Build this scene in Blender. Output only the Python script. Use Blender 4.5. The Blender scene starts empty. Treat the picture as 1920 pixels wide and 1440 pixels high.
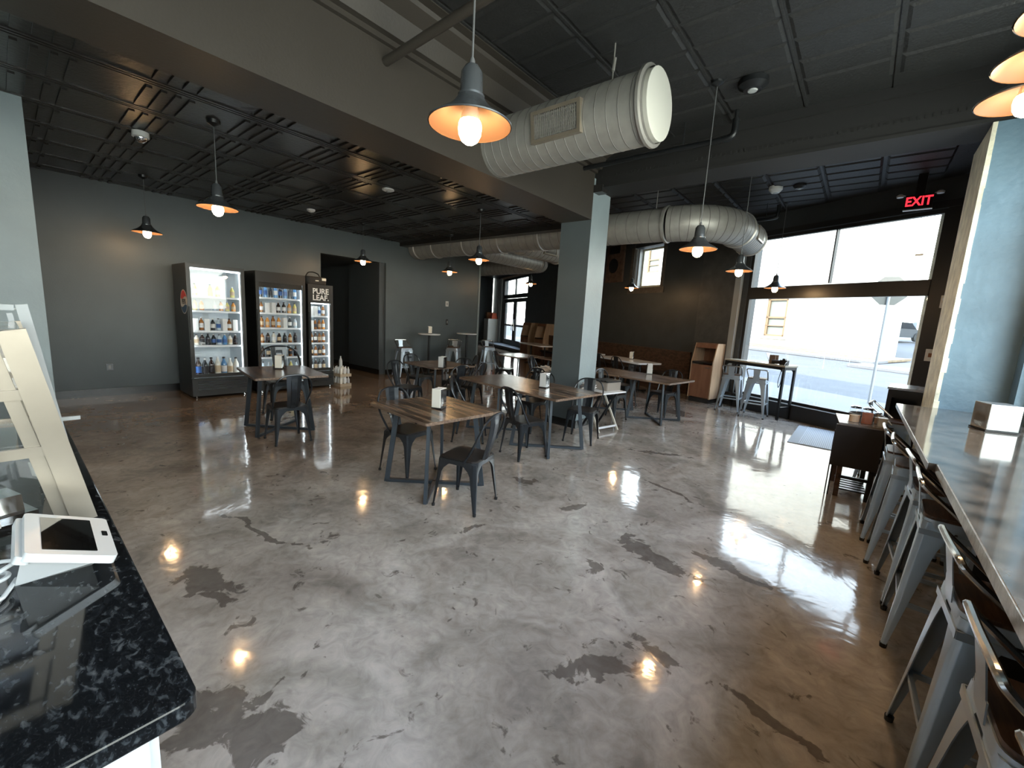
import bpy, bmesh, math, random
from mathutils import Vector, Matrix
random.seed(7)
SC = bpy.context.scene
COL = SC.collection
PI = math.pi
def R(a): return math.radians(a)

# ---------------------------------------------------------------- camera
H = 1.65
F_PX, PITCH, ROLL, YAW = 787.38, .155083, .0561406, .6867215
cd = bpy.data.cameras.new('camera'); cam = bpy.data.objects.new('camera', cd); COL.objects.link(cam)
cd.sensor_fit = 'HORIZONTAL'; cd.sensor_width = 36.0; cd.lens = 36.0*F_PX/1920.0
cd.clip_start = .02; cd.clip_end = 500
fw = Vector((-math.sin(YAW)*math.cos(PITCH), math.cos(YAW)*math.cos(PITCH), -math.sin(PITCH)))
rt0 = Vector((math.cos(YAW), math.sin(YAW), 0)); up0 = rt0.cross(fw)
rt = rt0*math.cos(ROLL) + up0*math.sin(ROLL); up = -rt0*math.sin(ROLL) + up0*math.cos(ROLL)
cam.matrix_world = Matrix(((rt.x, up.x, -fw.x, 0), (rt.y, up.y, -fw.y, 0), (rt.z, up.z, -fw.z, H), (0, 0, 0, 1)))
SC.camera = cam

# ---------------------------------------------------------------- world, sun, exposure
W = bpy.data.worlds.new('World'); SC.world = W; W.use_nodes = True
wn = W.node_tree.nodes; wl = W.node_tree.links; wn.clear()
wo = wn.new('ShaderNodeOutputWorld'); wb = wn.new('ShaderNodeBackground')
wtc = wn.new('ShaderNodeTexCoord'); wsx = wn.new('ShaderNodeSeparateXYZ'); wr = wn.new('ShaderNodeValToRGB')
wl.new(wtc.outputs['Generated'], wsx.inputs[0]); wl.new(wsx.outputs['Z'], wr.inputs[0])
wr.color_ramp.elements[0].position = 0.0; wr.color_ramp.elements[0].color = (.87, .92, .82, 1)
wr.color_ramp.elements[1].position = .7; wr.color_ramp.elements[1].color = (.50, .68, .92, 1)
wl.new(wr.outputs[0], wb.inputs[0]); wb.inputs[1].default_value = 9.0
wl.new(wb.outputs[0], wo.inputs[0])
sd = bpy.data.lights.new('sun', 'SUN'); sun = bpy.data.objects.new('sun', sd); COL.objects.link(sun)
sd.energy = 9.0; sd.angle = R(.6); sd.color = (1, .95, .86)
sun.rotation_euler = Vector((.30, .78, -.62)).to_track_quat('-Z', 'Y').to_euler()
SC.view_settings.view_transform = 'Standard'; SC.view_settings.look = 'None'
SC.view_settings.exposure = 0.15; SC.view_settings.gamma = 1.0; SC.view_settings.use_curve_mapping = False

# ---------------------------------------------------------------- materials
MATS = {}
def mat(name, col, rough=.5, metal=0., noise=0., nscale=6., bump=0., bscale=40., emit=None, es=1., spec=.5, coat=0., rvar=0.):
    if name in MATS: return MATS[name]
    m = bpy.data.materials.new(name); m.use_nodes = True; nt = m.node_tree; b = nt.nodes['Principled BSDF']
    b.inputs['Base Color'].default_value = (*col, 1); b.inputs['Roughness'].default_value = rough
    b.inputs['Metallic'].default_value = metal; b.inputs['Specular IOR Level'].default_value = spec
    b.inputs['Coat Weight'].default_value = coat; b.inputs['Coat Roughness'].default_value = .05
    if emit: b.inputs['Emission Color'].default_value = (*emit, 1); b.inputs['Emission Strength'].default_value = es
    tc = nt.nodes.new('ShaderNodeTexCoord')
    if noise or rvar:
        n = nt.nodes.new('ShaderNodeTexNoise'); n.inputs['Scale'].default_value = nscale; n.inputs['Detail'].default_value = 5
        nt.links.new(tc.outputs['Object'], n.inputs['Vector'])
        if noise:
            r = nt.nodes.new('ShaderNodeValToRGB'); r.color_ramp.elements[0].position = .3; r.color_ramp.elements[1].position = .7
            r.color_ramp.elements[0].color = (*[c*(1-noise) for c in col], 1); r.color_ramp.elements[1].color = (*[min(1, c*(1+noise)) for c in col], 1)
            nt.links.new(n.outputs[0], r.inputs[0]); nt.links.new(r.outputs[0], b.inputs['Base Color'])
        if rvar:
            q = nt.nodes.new('ShaderNodeMapRange'); q.inputs['To Min'].default_value = max(0, rough-rvar); q.inputs['To Max'].default_value = rough+rvar
            nt.links.new(n.outputs[0], q.inputs[0]); nt.links.new(q.outputs[0], b.inputs['Roughness'])
    if bump:
        n2 = nt.nodes.new('ShaderNodeTexNoise'); n2.inputs['Scale'].default_value = bscale; n2.inputs['Detail'].default_value = 4
        nt.links.new(tc.outputs['Object'], n2.inputs['Vector'])
        bp = nt.nodes.new('ShaderNodeBump'); bp.inputs['Strength'].default_value = bump; bp.inputs['Distance'].default_value = .01
        nt.links.new(n2.outputs[0], bp.inputs['Height']); nt.links.new(bp.outputs[0], b.inputs['Normal'])
    MATS[name] = m; return m

def glass_mat(name, tint=(1, 1, 1), refl=1.0, ior=1.5):
    if name in MATS: return MATS[name]
    m = bpy.data.materials.new(name); m.use_nodes = True; nt = m.node_tree; nt.nodes.clear()
    o = nt.nodes.new('ShaderNodeOutputMaterial'); mx = nt.nodes.new('ShaderNodeMixShader')
    t = nt.nodes.new('ShaderNodeBsdfTransparent'); g = nt.nodes.new('ShaderNodeBsdfGlossy'); f = nt.nodes.new('ShaderNodeLayerWeight')
    t.inputs[0].default_value = (*tint, 1); g.inputs['Roughness'].default_value = .0; g.inputs[0].default_value = (refl, refl, refl, 1)
    f.inputs[0].default_value = .5
    pw = nt.nodes.new('ShaderNodeMath'); pw.operation = 'POWER'; pw.inputs[1].default_value = 5
    ma = nt.nodes.new('ShaderNodeMath'); ma.operation = 'MULTIPLY_ADD'; ma.inputs[1].default_value = .95; ma.inputs[2].default_value = .04
    nt.links.new(f.outputs['Facing'], pw.inputs[0]); nt.links.new(pw.outputs[0], ma.inputs[0])
    nt.links.new(ma.outputs[0], mx.inputs[0]); nt.links.new(t.outputs[0], mx.inputs[1]); nt.links.new(g.outputs[0], mx.inputs[2])
    nt.links.new(mx.outputs[0], o.inputs[0]); MATS[name] = m; return m

def floor_mat():
    m = bpy.data.materials.new('polished_concrete'); m.use_nodes = True; nt = m.node_tree; N = nt.nodes; L = nt.links
    b = N['Principled BSDF']; tc = N.new('ShaderNodeTexCoord')
    def noise(sc, det, dist=0., vec=None):
        n = N.new('ShaderNodeTexNoise'); n.inputs['Scale'].default_value = sc; n.inputs['Detail'].default_value = det
        n.inputs['Distortion'].default_value = dist; n.inputs['Roughness'].default_value = .6
        L.new(vec or tc.outputs['Object'], n.inputs['Vector']); return n.outputs[0]
    def ramp(fac, stops):
        r = N.new('ShaderNodeValToRGB'); e = r.color_ramp.elements
        while len(e) < len(stops): e.new(.5)
        for i, (p, c) in enumerate(stops): e[i].position = p; e[i].color = (*c, 1)
        L.new(fac, r.inputs[0]); return r.outputs[0]
    def math_(op, a, c=None, v=None):
        k = N.new('ShaderNodeMath'); k.operation = op; L.new(a, k.inputs[0])
        if c is not None: L.new(c, k.inputs[1])
        if v is not None: k.inputs[1].default_value = v
        return k.outputs[0]
    def mix(fac, a, c):
        k = N.new('ShaderNodeMix'); k.data_type = 'RGBA'; L.new(fac, k.inputs['Factor'])
        L.new(a, k.inputs['A']); L.new(c, k.inputs['B']); return k.outputs['Result']
    base = ramp(noise(1.1, 8, .6), [(.28, (.25, .215, .185)), (.5, (.40, .36, .318)), (.74, (.58, .54, .49))])
    fine = ramp(noise(9, 9, 1.5), [(.25, (.66, .65, .64)), (.5, (.98, .98, .98)), (.75, (1.25, 1.24, 1.22))])
    mul = N.new('ShaderNodeMix'); mul.data_type = 'RGBA'; mul.blend_type = 'MULTIPLY'; mul.inputs['Factor'].default_value = .8
    L.new(base, mul.inputs['A']); L.new(fine, mul.inputs['B']); col = mul.outputs['Result']
    cl = ramp(noise(1.6, 7, 1.0), [(.36, (.66, .66, .64)), (.54, (1.04, 1.04, 1.04))])
    m3 = N.new('ShaderNodeMix'); m3.data_type = 'RGBA'; m3.blend_type = 'MULTIPLY'; m3.inputs['Factor'].default_value = .8
    L.new(col, m3.inputs['A']); L.new(cl, m3.inputs['B']); col = m3.outputs['Result']
    # colour multiplied browner towards the drinks coolers
    sx = N.new('ShaderNodeSeparateXYZ'); L.new(tc.outputs['Object'], sx.inputs[0])
    mr = N.new('ShaderNodeMapRange'); mr.inputs['From Min'].default_value = -3.2; mr.inputs['From Max'].default_value = -7.5
    L.new(sx.outputs['X'], mr.inputs[0])
    br = N.new('ShaderNodeMix'); br.data_type = 'RGBA'; br.blend_type = 'MULTIPLY'; br.inputs['B'].default_value = (.78, .62, .48, 1)
    L.new(mr.outputs[0], br.inputs['Factor']); L.new(col, br.inputs['A']); col = br.outputs['Result']
    # dark worn patches with ragged edges
    ragged = noise(7, 8, 1.2)
    patches = [(-1.78, .40, .20, .13, 15), (-.75, 1.75, .28, .06, 55), (-.1, 1.5, .4, .06, 25), (-1.0, 2.9, .35, .1, -25), (-2.8, .62, .26, .11, 12), (-2.58, .56, .12, .05, 30), (-1.62, .50, .15, .11, 25), (-1.17, 2.42, .10, .05, -60), (-.64, 2.03, .18, .04, 10),
               (-.05, 1.97, .22, .035, -8), (-2.15, 2.2, .14, .03, 60), (-2.5, 3.35, .12, .05, 30), (-1.75, 3.15, .18, .05, 70),
               (-.5, 3.1, .3, .04, -5), (-3.2, 1.10, .5, .022, 12), (-1.9, 5.4, .3, .07, 20), (-2.7, 8.4, .5, .2, -30), (-.35, .95, .16, .03, 15), (-1.3, 4.2, .3, .03, -20)]
    wn_ = N.new('ShaderNodeTexNoise'); wn_.inputs['Scale'].default_value = 2.6; wn_.inputs['Detail'].default_value = 5; L.new(tc.outputs['Object'], wn_.inputs['Vector'])
    wa = N.new('ShaderNodeVectorMath'); wa.operation = 'MULTIPLY_ADD'; wa.inputs[1].default_value = (.42, .42, 0); wa.inputs[2].default_value = (-.21, -.21, 0); L.new(wn_.outputs['Color'], wa.inputs[0])
    wv_ = N.new('ShaderNodeVectorMath'); wv_.operation = 'ADD'; L.new(tc.outputs['Object'], wv_.inputs[0]); L.new(wa.outputs[0], wv_.inputs[1])
    tot = None
    for (x, y, a, c, rot) in patches:
        mp = N.new('ShaderNodeMapping'); mp.vector_type = 'TEXTURE'
        mp.inputs['Location'].default_value = (x, y, 0); mp.inputs['Rotation'].default_value = (0, 0, R(rot)); mp.inputs['Scale'].default_value = (a*1.5, c*1.5, 1)
        L.new(wv_.outputs[0], mp.inputs[0])
        ln = N.new('ShaderNodeVectorMath'); ln.operation = 'LENGTH'; L.new(mp.outputs[0], ln.inputs[0])
        k = N.new('ShaderNodeMath'); k.operation = 'SUBTRACT'; k.inputs[0].default_value = 1.0; L.new(ln.outputs['Value'], k.inputs[1]); k.use_clamp = True
        tot = k.outputs[0] if tot is None else math_('MAXIMUM', tot, k.outputs[0])
    s = math_('ADD', math_('MULTIPLY', tot, v=.42), ragged)
    stain = ramp(s, [(.62, (0, 0, 0)), (.68, (1, 1, 1))])
    gen = ramp(noise(2.3, 9, 1.8), [(.68, (0, 0, 0)), (.76, (.6, .6, .6))])
    sm = math_('MAXIMUM', stain, gen)
    dk = N.new('ShaderNodeRGB'); dk.outputs[0].default_value = (.060, .047, .038, 1)
    sm2 = math_('MULTIPLY', sm, v=.68)
    col = mix(sm2, col, dk.outputs[0]); L.new(col, b.inputs['Base Color'])
    rr = N.new('ShaderNodeMapRange'); rr.inputs['To Min'].default_value = .03; rr.inputs['To Max'].default_value = .17
    L.new(noise(2.5, 6, .5), rr.inputs[0]); L.new(rr.outputs[0], b.inputs['Roughness'])
    b.inputs['IOR'].default_value = 1.5
    b.inputs['Coat Weight'].default_value = .35; b.inputs['Coat Roughness'].default_value = .04
    bp = N.new('ShaderNodeBump'); bp.inputs['Strength'].default_value = .10; bp.inputs['Distance'].default_value = .02
    L.new(noise(3.0, 3, .8), bp.inputs['Height']); L.new(bp.outputs[0], b.inputs['Normal']); L.new(bp.outputs[0], b.inputs['Coat Normal'])
    return m

def wood_mat(name, c0, c1, rough=.35, scale=1.0, axis='X'):
    if name in MATS: return MATS[name]
    m = bpy.data.materials.new(name); m.use_nodes = True; nt = m.node_tree; b = nt.nodes['Principled BSDF']
    tc = nt.nodes.new('ShaderNodeTexCoord'); mp = nt.nodes.new('ShaderNodeMapping')
    mp.inputs['Scale'].default_value = (1.1*scale, 11*scale, 11*scale) if axis == 'X' else (14*scale, 1.2*scale, 14*scale) if axis == 'Y' else (8*scale, 8*scale, 1.2*scale)
    n = nt.nodes.new('ShaderNodeTexNoise'); n.inputs['Scale'].default_value = 1.6; n.inputs['Detail'].default_value = 6; n.inputs['Distortion'].default_value = .4
    r = nt.nodes.new('ShaderNodeValToRGB'); r.color_ramp.elements[0].position = .40; r.color_ramp.elements[1].position = .60
    r.color_ramp.elements[0].color = (*c0, 1); r.color_ramp.elements[1].color = (*c1, 1)
    nt.links.new(tc.outputs['Object'], mp.inputs[0]); nt.links.new(mp.outputs[0], n.inputs['Vector'])
    nt.links.new(n.outputs[0], r.inputs[0]); nt.links.new(r.outputs[0], b.inputs['Base Color']); b.inputs['Roughness'].default_value = rough
    MATS[name] = m; return m

def granite_mat():
    m = bpy.data.materials.new('black_granite'); m.use_nodes = True; nt = m.node_tree; b = nt.nodes['Principled BSDF']
    tc = nt.nodes.new('ShaderNodeTexCoord'); mp = nt.nodes.new('ShaderNodeMapping'); mp.inputs['Scale'].default_value = (1, 1.8, 1.3); mp.inputs['Rotation'].default_value = (0, 0, .6)
    n0 = nt.nodes.new('ShaderNodeTexNoise'); n0.inputs['Scale'].default_value = 40
    va = nt.nodes.new('ShaderNodeVectorMath'); va.operation = 'MULTIPLY_ADD'; va.inputs[1].default_value = (.02, .02, .02)
    v = nt.nodes.new('ShaderNodeTexNoise'); v.inputs['Scale'].default_value = 36; v.inputs['Detail'].default_value = 3; v.inputs['Distortion'].default_value = .6
    v2 = nt.nodes.new('ShaderNodeTexNoise'); v2.inputs['Scale'].default_value = 170; v2.inputs['Detail'].default_value = 2
    nt.links.new(tc.outputs['Object'], mp.inputs[0]); nt.links.new(mp.outputs[0], v.inputs['Vector']); nt.links.new(mp.outputs[0], v2.inputs['Vector'])
    r = nt.nodes.new('ShaderNodeValToRGB'); e = r.color_ramp.elements; e.new(.5); e.new(.6)
    for k, (p, c) in enumerate(((.48, (.006, .007, .008)), (.56, (.012, .014, .016)), (.64, (.042, .047, .050)), (.76, (.105, .11, .112)))): e[k].position = p; e[k].color = (*c, 1)
    r2 = nt.nodes.new('ShaderNodeValToRGB'); r2.color_ramp.elements[0].position = .55; r2.color_ramp.elements[1].position = .7
    r2.color_ramp.elements[0].color = (0, 0, 0, 1); r2.color_ramp.elements[1].color = (.014, .014, .015, 1)
    mx = nt.nodes.new('ShaderNodeMix'); mx.data_type = 'RGBA'; mx.blend_type = 'ADD'; mx.inputs['Factor'].default_value = 1
    nt.links.new(v.outputs[0], r.inputs[0]); nt.links.new(v2.outputs[0], r2.inputs[0])
    nt.links.new(r.outputs[0], mx.inputs['A']); nt.links.new(r2.outputs[0], mx.inputs['B'])
    nt.links.new(mx.outputs['Result'], b.inputs['Base Color']); b.inputs['Roughness'].default_value = .06
    return m

M_floor = floor_mat()
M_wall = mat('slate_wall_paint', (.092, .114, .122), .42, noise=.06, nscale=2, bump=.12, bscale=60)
M_pier = mat('slate_pier_paint', (.15, .245, .32), .45, noise=.10, nscale=4, bump=.6, bscale=14)
M_litslate = mat('lit_slate_paint', (.26, .32, .34), .42, noise=.06, nscale=3, bump=.2, bscale=30)  # paler copy of the slate paint, with daylight put into the colour
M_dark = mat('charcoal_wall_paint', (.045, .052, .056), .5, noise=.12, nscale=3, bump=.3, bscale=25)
M_beam = mat('dark_beam_paint', (.043, .037, .030), .5, noise=.05, nscale=3, bump=.1, bscale=50)
M_ceil = mat('black_ceiling_tin', (.022, .021, .020), .28, bump=.25, bscale=30)
M_tin = mat('charcoal_tin', (.019, .020, .020), .55, noise=.15, nscale=20, bump=.5, bscale=45)
M_base = mat('baseboard_black', (.012, .013, .014), .25)
M_black = mat('black_metal', (.016, .018, .020), .32, metal=.35)
M_gun = mat('gunmetal', (.026, .031, .037), .30, metal=.5, coat=.35)
M_tleg = mat('table_leg_grey', (.048, .060, .072), .42, metal=.3)
M_seat = mat('dark_seat', (.022, .018, .016), .3, noise=.2, nscale=8)
M_steelgrey = mat('stool_metal', (.47, .56, .65), .30, metal=.65)  # blue of the sky's light put into the grey metal colour
M_tube = mat('stool_tube', (.62, .63, .63), .2, metal=.95)
M_rub = mat('rubber', (.015, .015, .015), .7)
M_galv = mat('galvanised_duct', (.36, .355, .33), .45, metal=.4, noise=.10, nscale=9, rvar=.08)
M_galvr = mat('duct_ring', (.44, .43, .40), .35, metal=.6)
M_stain = mat('brushed_stainless', (.30, .26, .205), .32, metal=.5, noise=.1, nscale=5)
M_chrome = mat('chrome', (.75, .76, .77), .12, metal=1.)
M_white = mat('white_plastic', (.62, .63, .62), .3)
M_cream = mat('cream_card', (.78, .76, .68), .5)
M_paper = mat('white_paper', (.85, .85, .86), .8)
M_blackp = mat('black_plastic', (.012, .012, .013), .3)
M_screen = mat('black_glass_screen', (.004, .004, .004), .02, coat=1.)
M_table = wood_mat('walnut_laminate', (.026, .015, .010), (.22, .145, .095), .26, 1.0, 'X')
M_tedge = wood_mat('walnut_edge', (.13, .085, .06), (.24, .17, .12), .4, 2, 'X')
M_swood = wood_mat('stool_wood', (.045, .022, .012), (.11, .062, .038), .35, 2.5, 'Y')
M_brown = wood_mat('brown_panel', (.05, .028, .018), (.10, .055, .035), .5, 1.2, 'X')
M_trash = wood_mat('cherry_laminate', (.20, .095, .055), (.25, .125, .075), .4, 1, 'Z')
M_oak = wood_mat('light_oak', (.42, .29, .19), (.52, .37, .25), .4, 1, 'Z')
M_wtop = mat('white_table_top', (.82, .85, .88), .2)
M_gran = granite_mat()
M_bar = mat('resin_bar_top', (.10, .080, .062), .12, noise=.7, nscale=7, bump=.05, bscale=9, coat=.5)
M_baredge = mat('bar_edge_steel', (.42, .40, .36), .3, metal=.6, noise=.4, nscale=9, bump=.4, bscale=40)
M_glass = glass_mat('clear_glass')
M_wall_white = mat('raw_plaster', (.82, .80, .64), .8, noise=.22, nscale=7, bump=.9, bscale=22)
M_frame = mat('dark_window_frame', (.030, .031, .032), .4, metal=.3)
M_alu = mat('pale_window_frame', (.34, .36, .36), .4)
M_cool = mat('cooler_black', (.012, .012, .013), .4)
M_coolf = mat('cooler_door_frame', (.035, .033, .030), .3, metal=.3)
M_coolin = mat('cooler_liner', (.82, .88, .92), .5)
M_led = mat('led_strip', (1, 1, 1), .5, emit=(.85, .95, 1), es=7)
M_shelf = mat('shelf_strip', (.88, .92, .95), .3, emit=(.85, .95, 1), es=.0)
M_bulb = mat('lit_bulb', (1, .9, .7), .4, emit=(1, .62, .30), es=140)
M_bulbneck = mat('bulb_neck', (.8, .75, .65), .4)
M_shadein = mat('shade_inner_glow_tint', (.085, .048, .027), .5)  # white lining toned dark orange, standing for the bulb's warm light
M_shadeout = mat('shade_outer', (.09, .10, .11), .25, metal=.5)
M_cord = mat('grey_cord', (.10, .105, .11), .5)
M_ext_white = mat('white_render_wall', (.50, .49, .44), .8, noise=.05, nscale=1)
M_road = mat('asphalt', (.085, .088, .092), .9, noise=.08, nscale=1.5)
M_side = mat('concrete_pavement', (.16, .16, .16), .9, noise=.06, nscale=2)
M_ochre = mat('dry_verge', (.20, .15, .09), .9, noise=.25, nscale=5)
M_tan = mat('tan_window_frame', (.20, .13, .07), .6)
M_blind = mat('window_blind', (.17, .18, .16), .6)
M_hill = mat('hill', (.038, .050, .066), 1., noise=.2, nscale=.1)
M_car = mat('car_grey', (.03, .038, .05), .3, metal=.4)
M_polewood = mat('pole_wood', (.13, .08, .04), .8)
M_grey = mat('grey_paint', (.30, .31, .31), .5)
M_redbox = mat('red_orange', (.75, .12, .04), .5)
M_card = mat('cardboard', (.30, .13, .06), .7)
M_cab = mat('grey_cabinet', (.50, .50, .47), .4)
M_mat = mat('entry_mat_grey', (.34, .38, .42), .7)
M_red = mat('exit_red', (.9, .02, .03), .4, emit=(1, .03, .05), es=1.6)
M_logored = mat('logo_red', (.75, .05, .04), .4)
M_logoblue = mat('logo_blue', (.02, .09, .22), .4)
M_logowhite = mat('logo_white', (.85, .85, .82), .4)
M_walldk = mat('hall_paint', (.060, .072, .080), .5, bump=.1, bscale=40)
M_bl = {k: mat('drink_'+k, c, .12, coat=.5) for k, c in dict(cola=(.03, .012, .008), water=(.55, .65, .72), blue=(.10, .28, .55), orange=(.75, .32, .06), tea=(.30, .11, .02), lemon=(.75, .68, .22), green=(.22, .42, .12), dark=(.02, .025, .03), milk=(.8, .76, .66)).items()}
M_lab = {k: mat('label_'+k, c, .5) for k, c in dict(white=(.8, .8, .78), blue=(.04, .12, .35), red=(.6, .05, .04), tan=(.6, .45, .28), black=(.03, .03, .035)).items()}

# ---------------------------------------------------------------- mesh helpers
def obj(name, bm, m, parent=None, smooth=False):
    me = bpy.data.meshes.new(name); bmesh.ops.recalc_face_normals(bm, faces=bm.faces); bm.to_mesh(me); bm.free()
    for q in (m if isinstance(m, (list, tuple)) else [m]): me.materials.append(q)
    if smooth:
        for p in me.polygons: p.use_smooth = True
        try: me.set_sharp_from_angle(angle=R(38))
        except Exception: pass
    o = bpy.data.objects.new(name, me); COL.objects.link(o)
    if parent is not None: o.parent = parent
    return o
def B(): return bmesh.new()
def box(bm, x0, y0, z0, x1, y1, z1, mi=0, M=None):
    x0, x1 = min(x0, x1), max(x0, x1); y0, y1 = min(y0, y1), max(y0, y1); z0, z1 = min(z0, z1), max(z0, z1)
    P = [Vector(p) for p in ((x0, y0, z0), (x1, y0, z0), (x1, y1, z0), (x0, y1, z0), (x0, y0, z1), (x1, y0, z1), (x1, y1, z1), (x0, y1, z1))]
    if M is not None: P = [M @ p for p in P]
    v = [bm.verts.new(p) for p in P]
    for f in ((0, 3, 2, 1), (4, 5, 6, 7), (0, 1, 5, 4), (1, 2, 6, 5), (2, 3, 7, 6), (3, 0, 4, 7)):
        bm.faces.new([v[i] for i in f]).material_index = mi
    return v
def frame_axes(d):
    d = d.normalized(); a = Vector((0, 0, 1)) if abs(d.z) < .9 else Vector((1, 0, 0))
    u = d.cross(a).normalized(); return u, d.cross(u).normalized()
def bar(bm, p, q, w, h=None, up=None, mi=0):
    p, q = Vector(p), Vector(q); h = h or w; d = (q-p).normalized()
    if up is None: u, v = frame_axes(d)
    else: u = d.cross(Vector(up)).normalized(); v = u.cross(d).normalized()
    a = []
    for c in (p, q):
        a.append([bm.verts.new(c+u*sx*w/2+v*sy*h/2) for sx, sy in ((-1, -1), (1, -1), (1, 1), (-1, 1))])
    for i in range(4): bm.faces.new((a[0][i], a[0][(i+1) % 4], a[1][(i+1) % 4], a[1][i])).material_index = mi
    bm.faces.new(a[0][::-1]).material_index = mi; bm.faces.new(a[1]).material_index = mi
def ring(bm, c, u, v, r, n): return [bm.verts.new(c+u*math.cos(2*PI*i/n)*r+v*math.sin(2*PI*i/n)*r) for i in range(n)]
def tube(bm, pts, r, n=8, mi=0, cap=True, closed=False):
    pts = [Vector(p) for p in pts]; rings = []; u = None
    for i, p in enumerate(pts):
        if closed: d = (pts[(i+1) % len(pts)]-pts[i-1])
        else: d = (pts[min(i+1, len(pts)-1)]-pts[max(i-1, 0)])
        d.normalize()
        if u is None: u, v = frame_axes(d)
        else:
            u = (u-d*u.dot(d)).normalized(); v = d.cross(u)
        rr = r[i] if isinstance(r, (list, tuple)) else r
        rings.append(ring(bm, p, u, v, rr, n))
    k = len(rings)
    for i in range(k if closed else k-1):
        a, b = rings[i], rings[(i+1) % k]
        for j in range(n): bm.faces.new((a[j], a[(j+1) % n], b[(j+1) % n], b[j])).material_index = mi
    if cap and not closed:
        bm.faces.new(rings[0][::-1]).material_index = mi; bm.faces.new(rings[-1]).material_index = mi
def lathe(bm, prof, n=24, c=(0, 0, 0), mi=0, mis=None):
    c = Vector(c); rings = []
    for r, z in prof: rings.append([bm.verts.new(c+Vector((r*math.cos(2*PI*i/n), r*math.sin(2*PI*i/n), z))) for i in range(n)] if r > 1e-5 else [bm.verts.new(c+Vector((0, 0, z)))])
    for k in range(len(rings)-1):
        a, b = rings[k], rings[k+1]; m_ = mis[k] if mis else mi
        for j in range(n):
            if len(a) == 1 and len(b) == 1: continue
            if len(a) == 1: f = (a[0], b[j], b[(j+1) % n])
            elif len(b) == 1: f = (a[j], a[(j+1) % n], b[0])
            else: f = (a[j], a[(j+1) % n], b[(j+1) % n], b[j])
            bm.faces.new(f).material_index = m_
def prism(bm, pts, z0, z1, mi=0, M=None):
    P0 = [Vector((x, y, z0)) for x, y in pts]; P1 = [Vector((x, y, z1)) for x, y in pts]
    if M is not None: P0 = [M @ p for p in P0]; P1 = [M @ p for p in P1]
    a = [bm.verts.new(p) for p in P0]; b = [bm.verts.new(p) for p in P1]; n = len(pts)
    for i in range(n): bm.faces.new((a[i], a[(i+1) % n], b[(i+1) % n], b[i])).material_index = mi
    bm.faces.new(a[::-1]).material_index = mi; bm.faces.new(b).material_index = mi
def rrect(w, d, r, n=5, cx=0, cy=0):
    o = []
    for sx, sy, a0 in ((1, 1, 0), (-1, 1, 90), (-1, -1, 180), (1, -1, 270)):
        for k in range(n+1):
            a = R(a0+90*k/n); o.append((cx+sx*(w/2-r)+r*math.cos(a), cy+sy*(d/2-r)+r*math.sin(a)))
    return o
def bevel(o, w=.004, seg=2):
    md = o.modifiers.new('bevel', 'BEVEL'); md.width = w; md.segments = seg; md.limit_method = 'ANGLE'; return o

def thing(name, label, cat, loc=(0, 0, 0), rz=0, group=None):
    o = bpy.data.objects.new(name, None); COL.objects.link(o); o.empty_display_size = .1
    o.location = loc; o.rotation_euler = (0, 0, rz); o['label'] = label; o['category'] = cat
    if group: o['group'] = group
    return o
def tag(o, label, cat, group=None):
    o['label'] = label; o['category'] = cat
    if group: o['group'] = group
    return o
def struct(name, bm, m, parent=None):
    o = obj(name, bm, m, parent)
    if parent is None: o['kind'] = 'structure'
    return o
def dup(root, loc, rz=0, label=None, group=None):
    r = root.copy(); COL.objects.link(r); r.location = loc; r.rotation_euler = (0, 0, rz)
    if label: r['label'] = label
    if group: r['group'] = group
    for ch in list(root.children):
        c = ch.copy(); COL.objects.link(c); c.parent = r
        for g in list(ch.children):
            d = g.copy(); COL.objects.link(d); d.parent = c
    return r
def text_mesh(body, size, depth=.002, bold=0.0, xs=1.0):
    cu = bpy.data.curves.new('txt', 'FONT'); cu.body = body; cu.size = size; cu.extrude = depth/2; cu.align_x = 'CENTER'; cu.align_y = 'CENTER'; cu.offset = bold
    cu.space_line = .85
    o = bpy.data.objects.new('txt', cu); COL.objects.link(o); bpy.context.view_layer.update()
    me = bpy.data.meshes.new_from_object(o.evaluated_get(bpy.context.evaluated_depsgraph_get()))
    bpy.data.objects.remove(o); bpy.data.curves.remove(cu)
    me.transform(Matrix.Diagonal((xs, 1, 1, 1))); return me
def text(name, body, size, m, parent, M, depth=.002, bold=0.0, xs=1.0):
    me = text_mesh(body, size, depth, bold, xs); me.transform(M); me.materials.clear(); me.materials.append(m)
    o = bpy.data.objects.new(name, me); COL.objects.link(o); o.parent = parent; return o
def basis(o, x, y, z): # columns = axes, origin o
    x, y, z, o = Vector(x), Vector(y), Vector(z), Vector(o)
    return Matrix(((x.x, y.x, z.x, o.x), (x.y, y.y, z.y, o.y), (x.z, y.z, z.z, o.z), (0, 0, 0, 1)))
def wall_pieces(bm, L, Ht, t, ops, M, s0=0., z0=0.):
    """vertical wall in local frame x along, y thickness 0..t, z up, with rectangular openings (s0,s1,z0,z1)"""
    xs = sorted({s0, L, *[o[0] for o in ops], *[o[1] for o in ops]}); zs = sorted({z0, Ht, *[o[2] for o in ops], *[o[3] for o in ops]})
    for i in range(len(xs)-1):
        run = None
        for k in range(len(zs)-1):
            mx, mz = (xs[i]+xs[i+1])/2, (zs[k]+zs[k+1])/2
            hole = any(o[0] < mx < o[1] and o[2] < mz < o[3] for o in ops)
            if not hole:
                if run is None: run = zs[k]
            elif run is not None: box(bm, xs[i], 0, run, xs[i+1], t, zs[k], M=M); run = None
        if run is not None: box(bm, xs[i], 0, run, xs[i+1], t, zs[-1], M=M)

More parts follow.
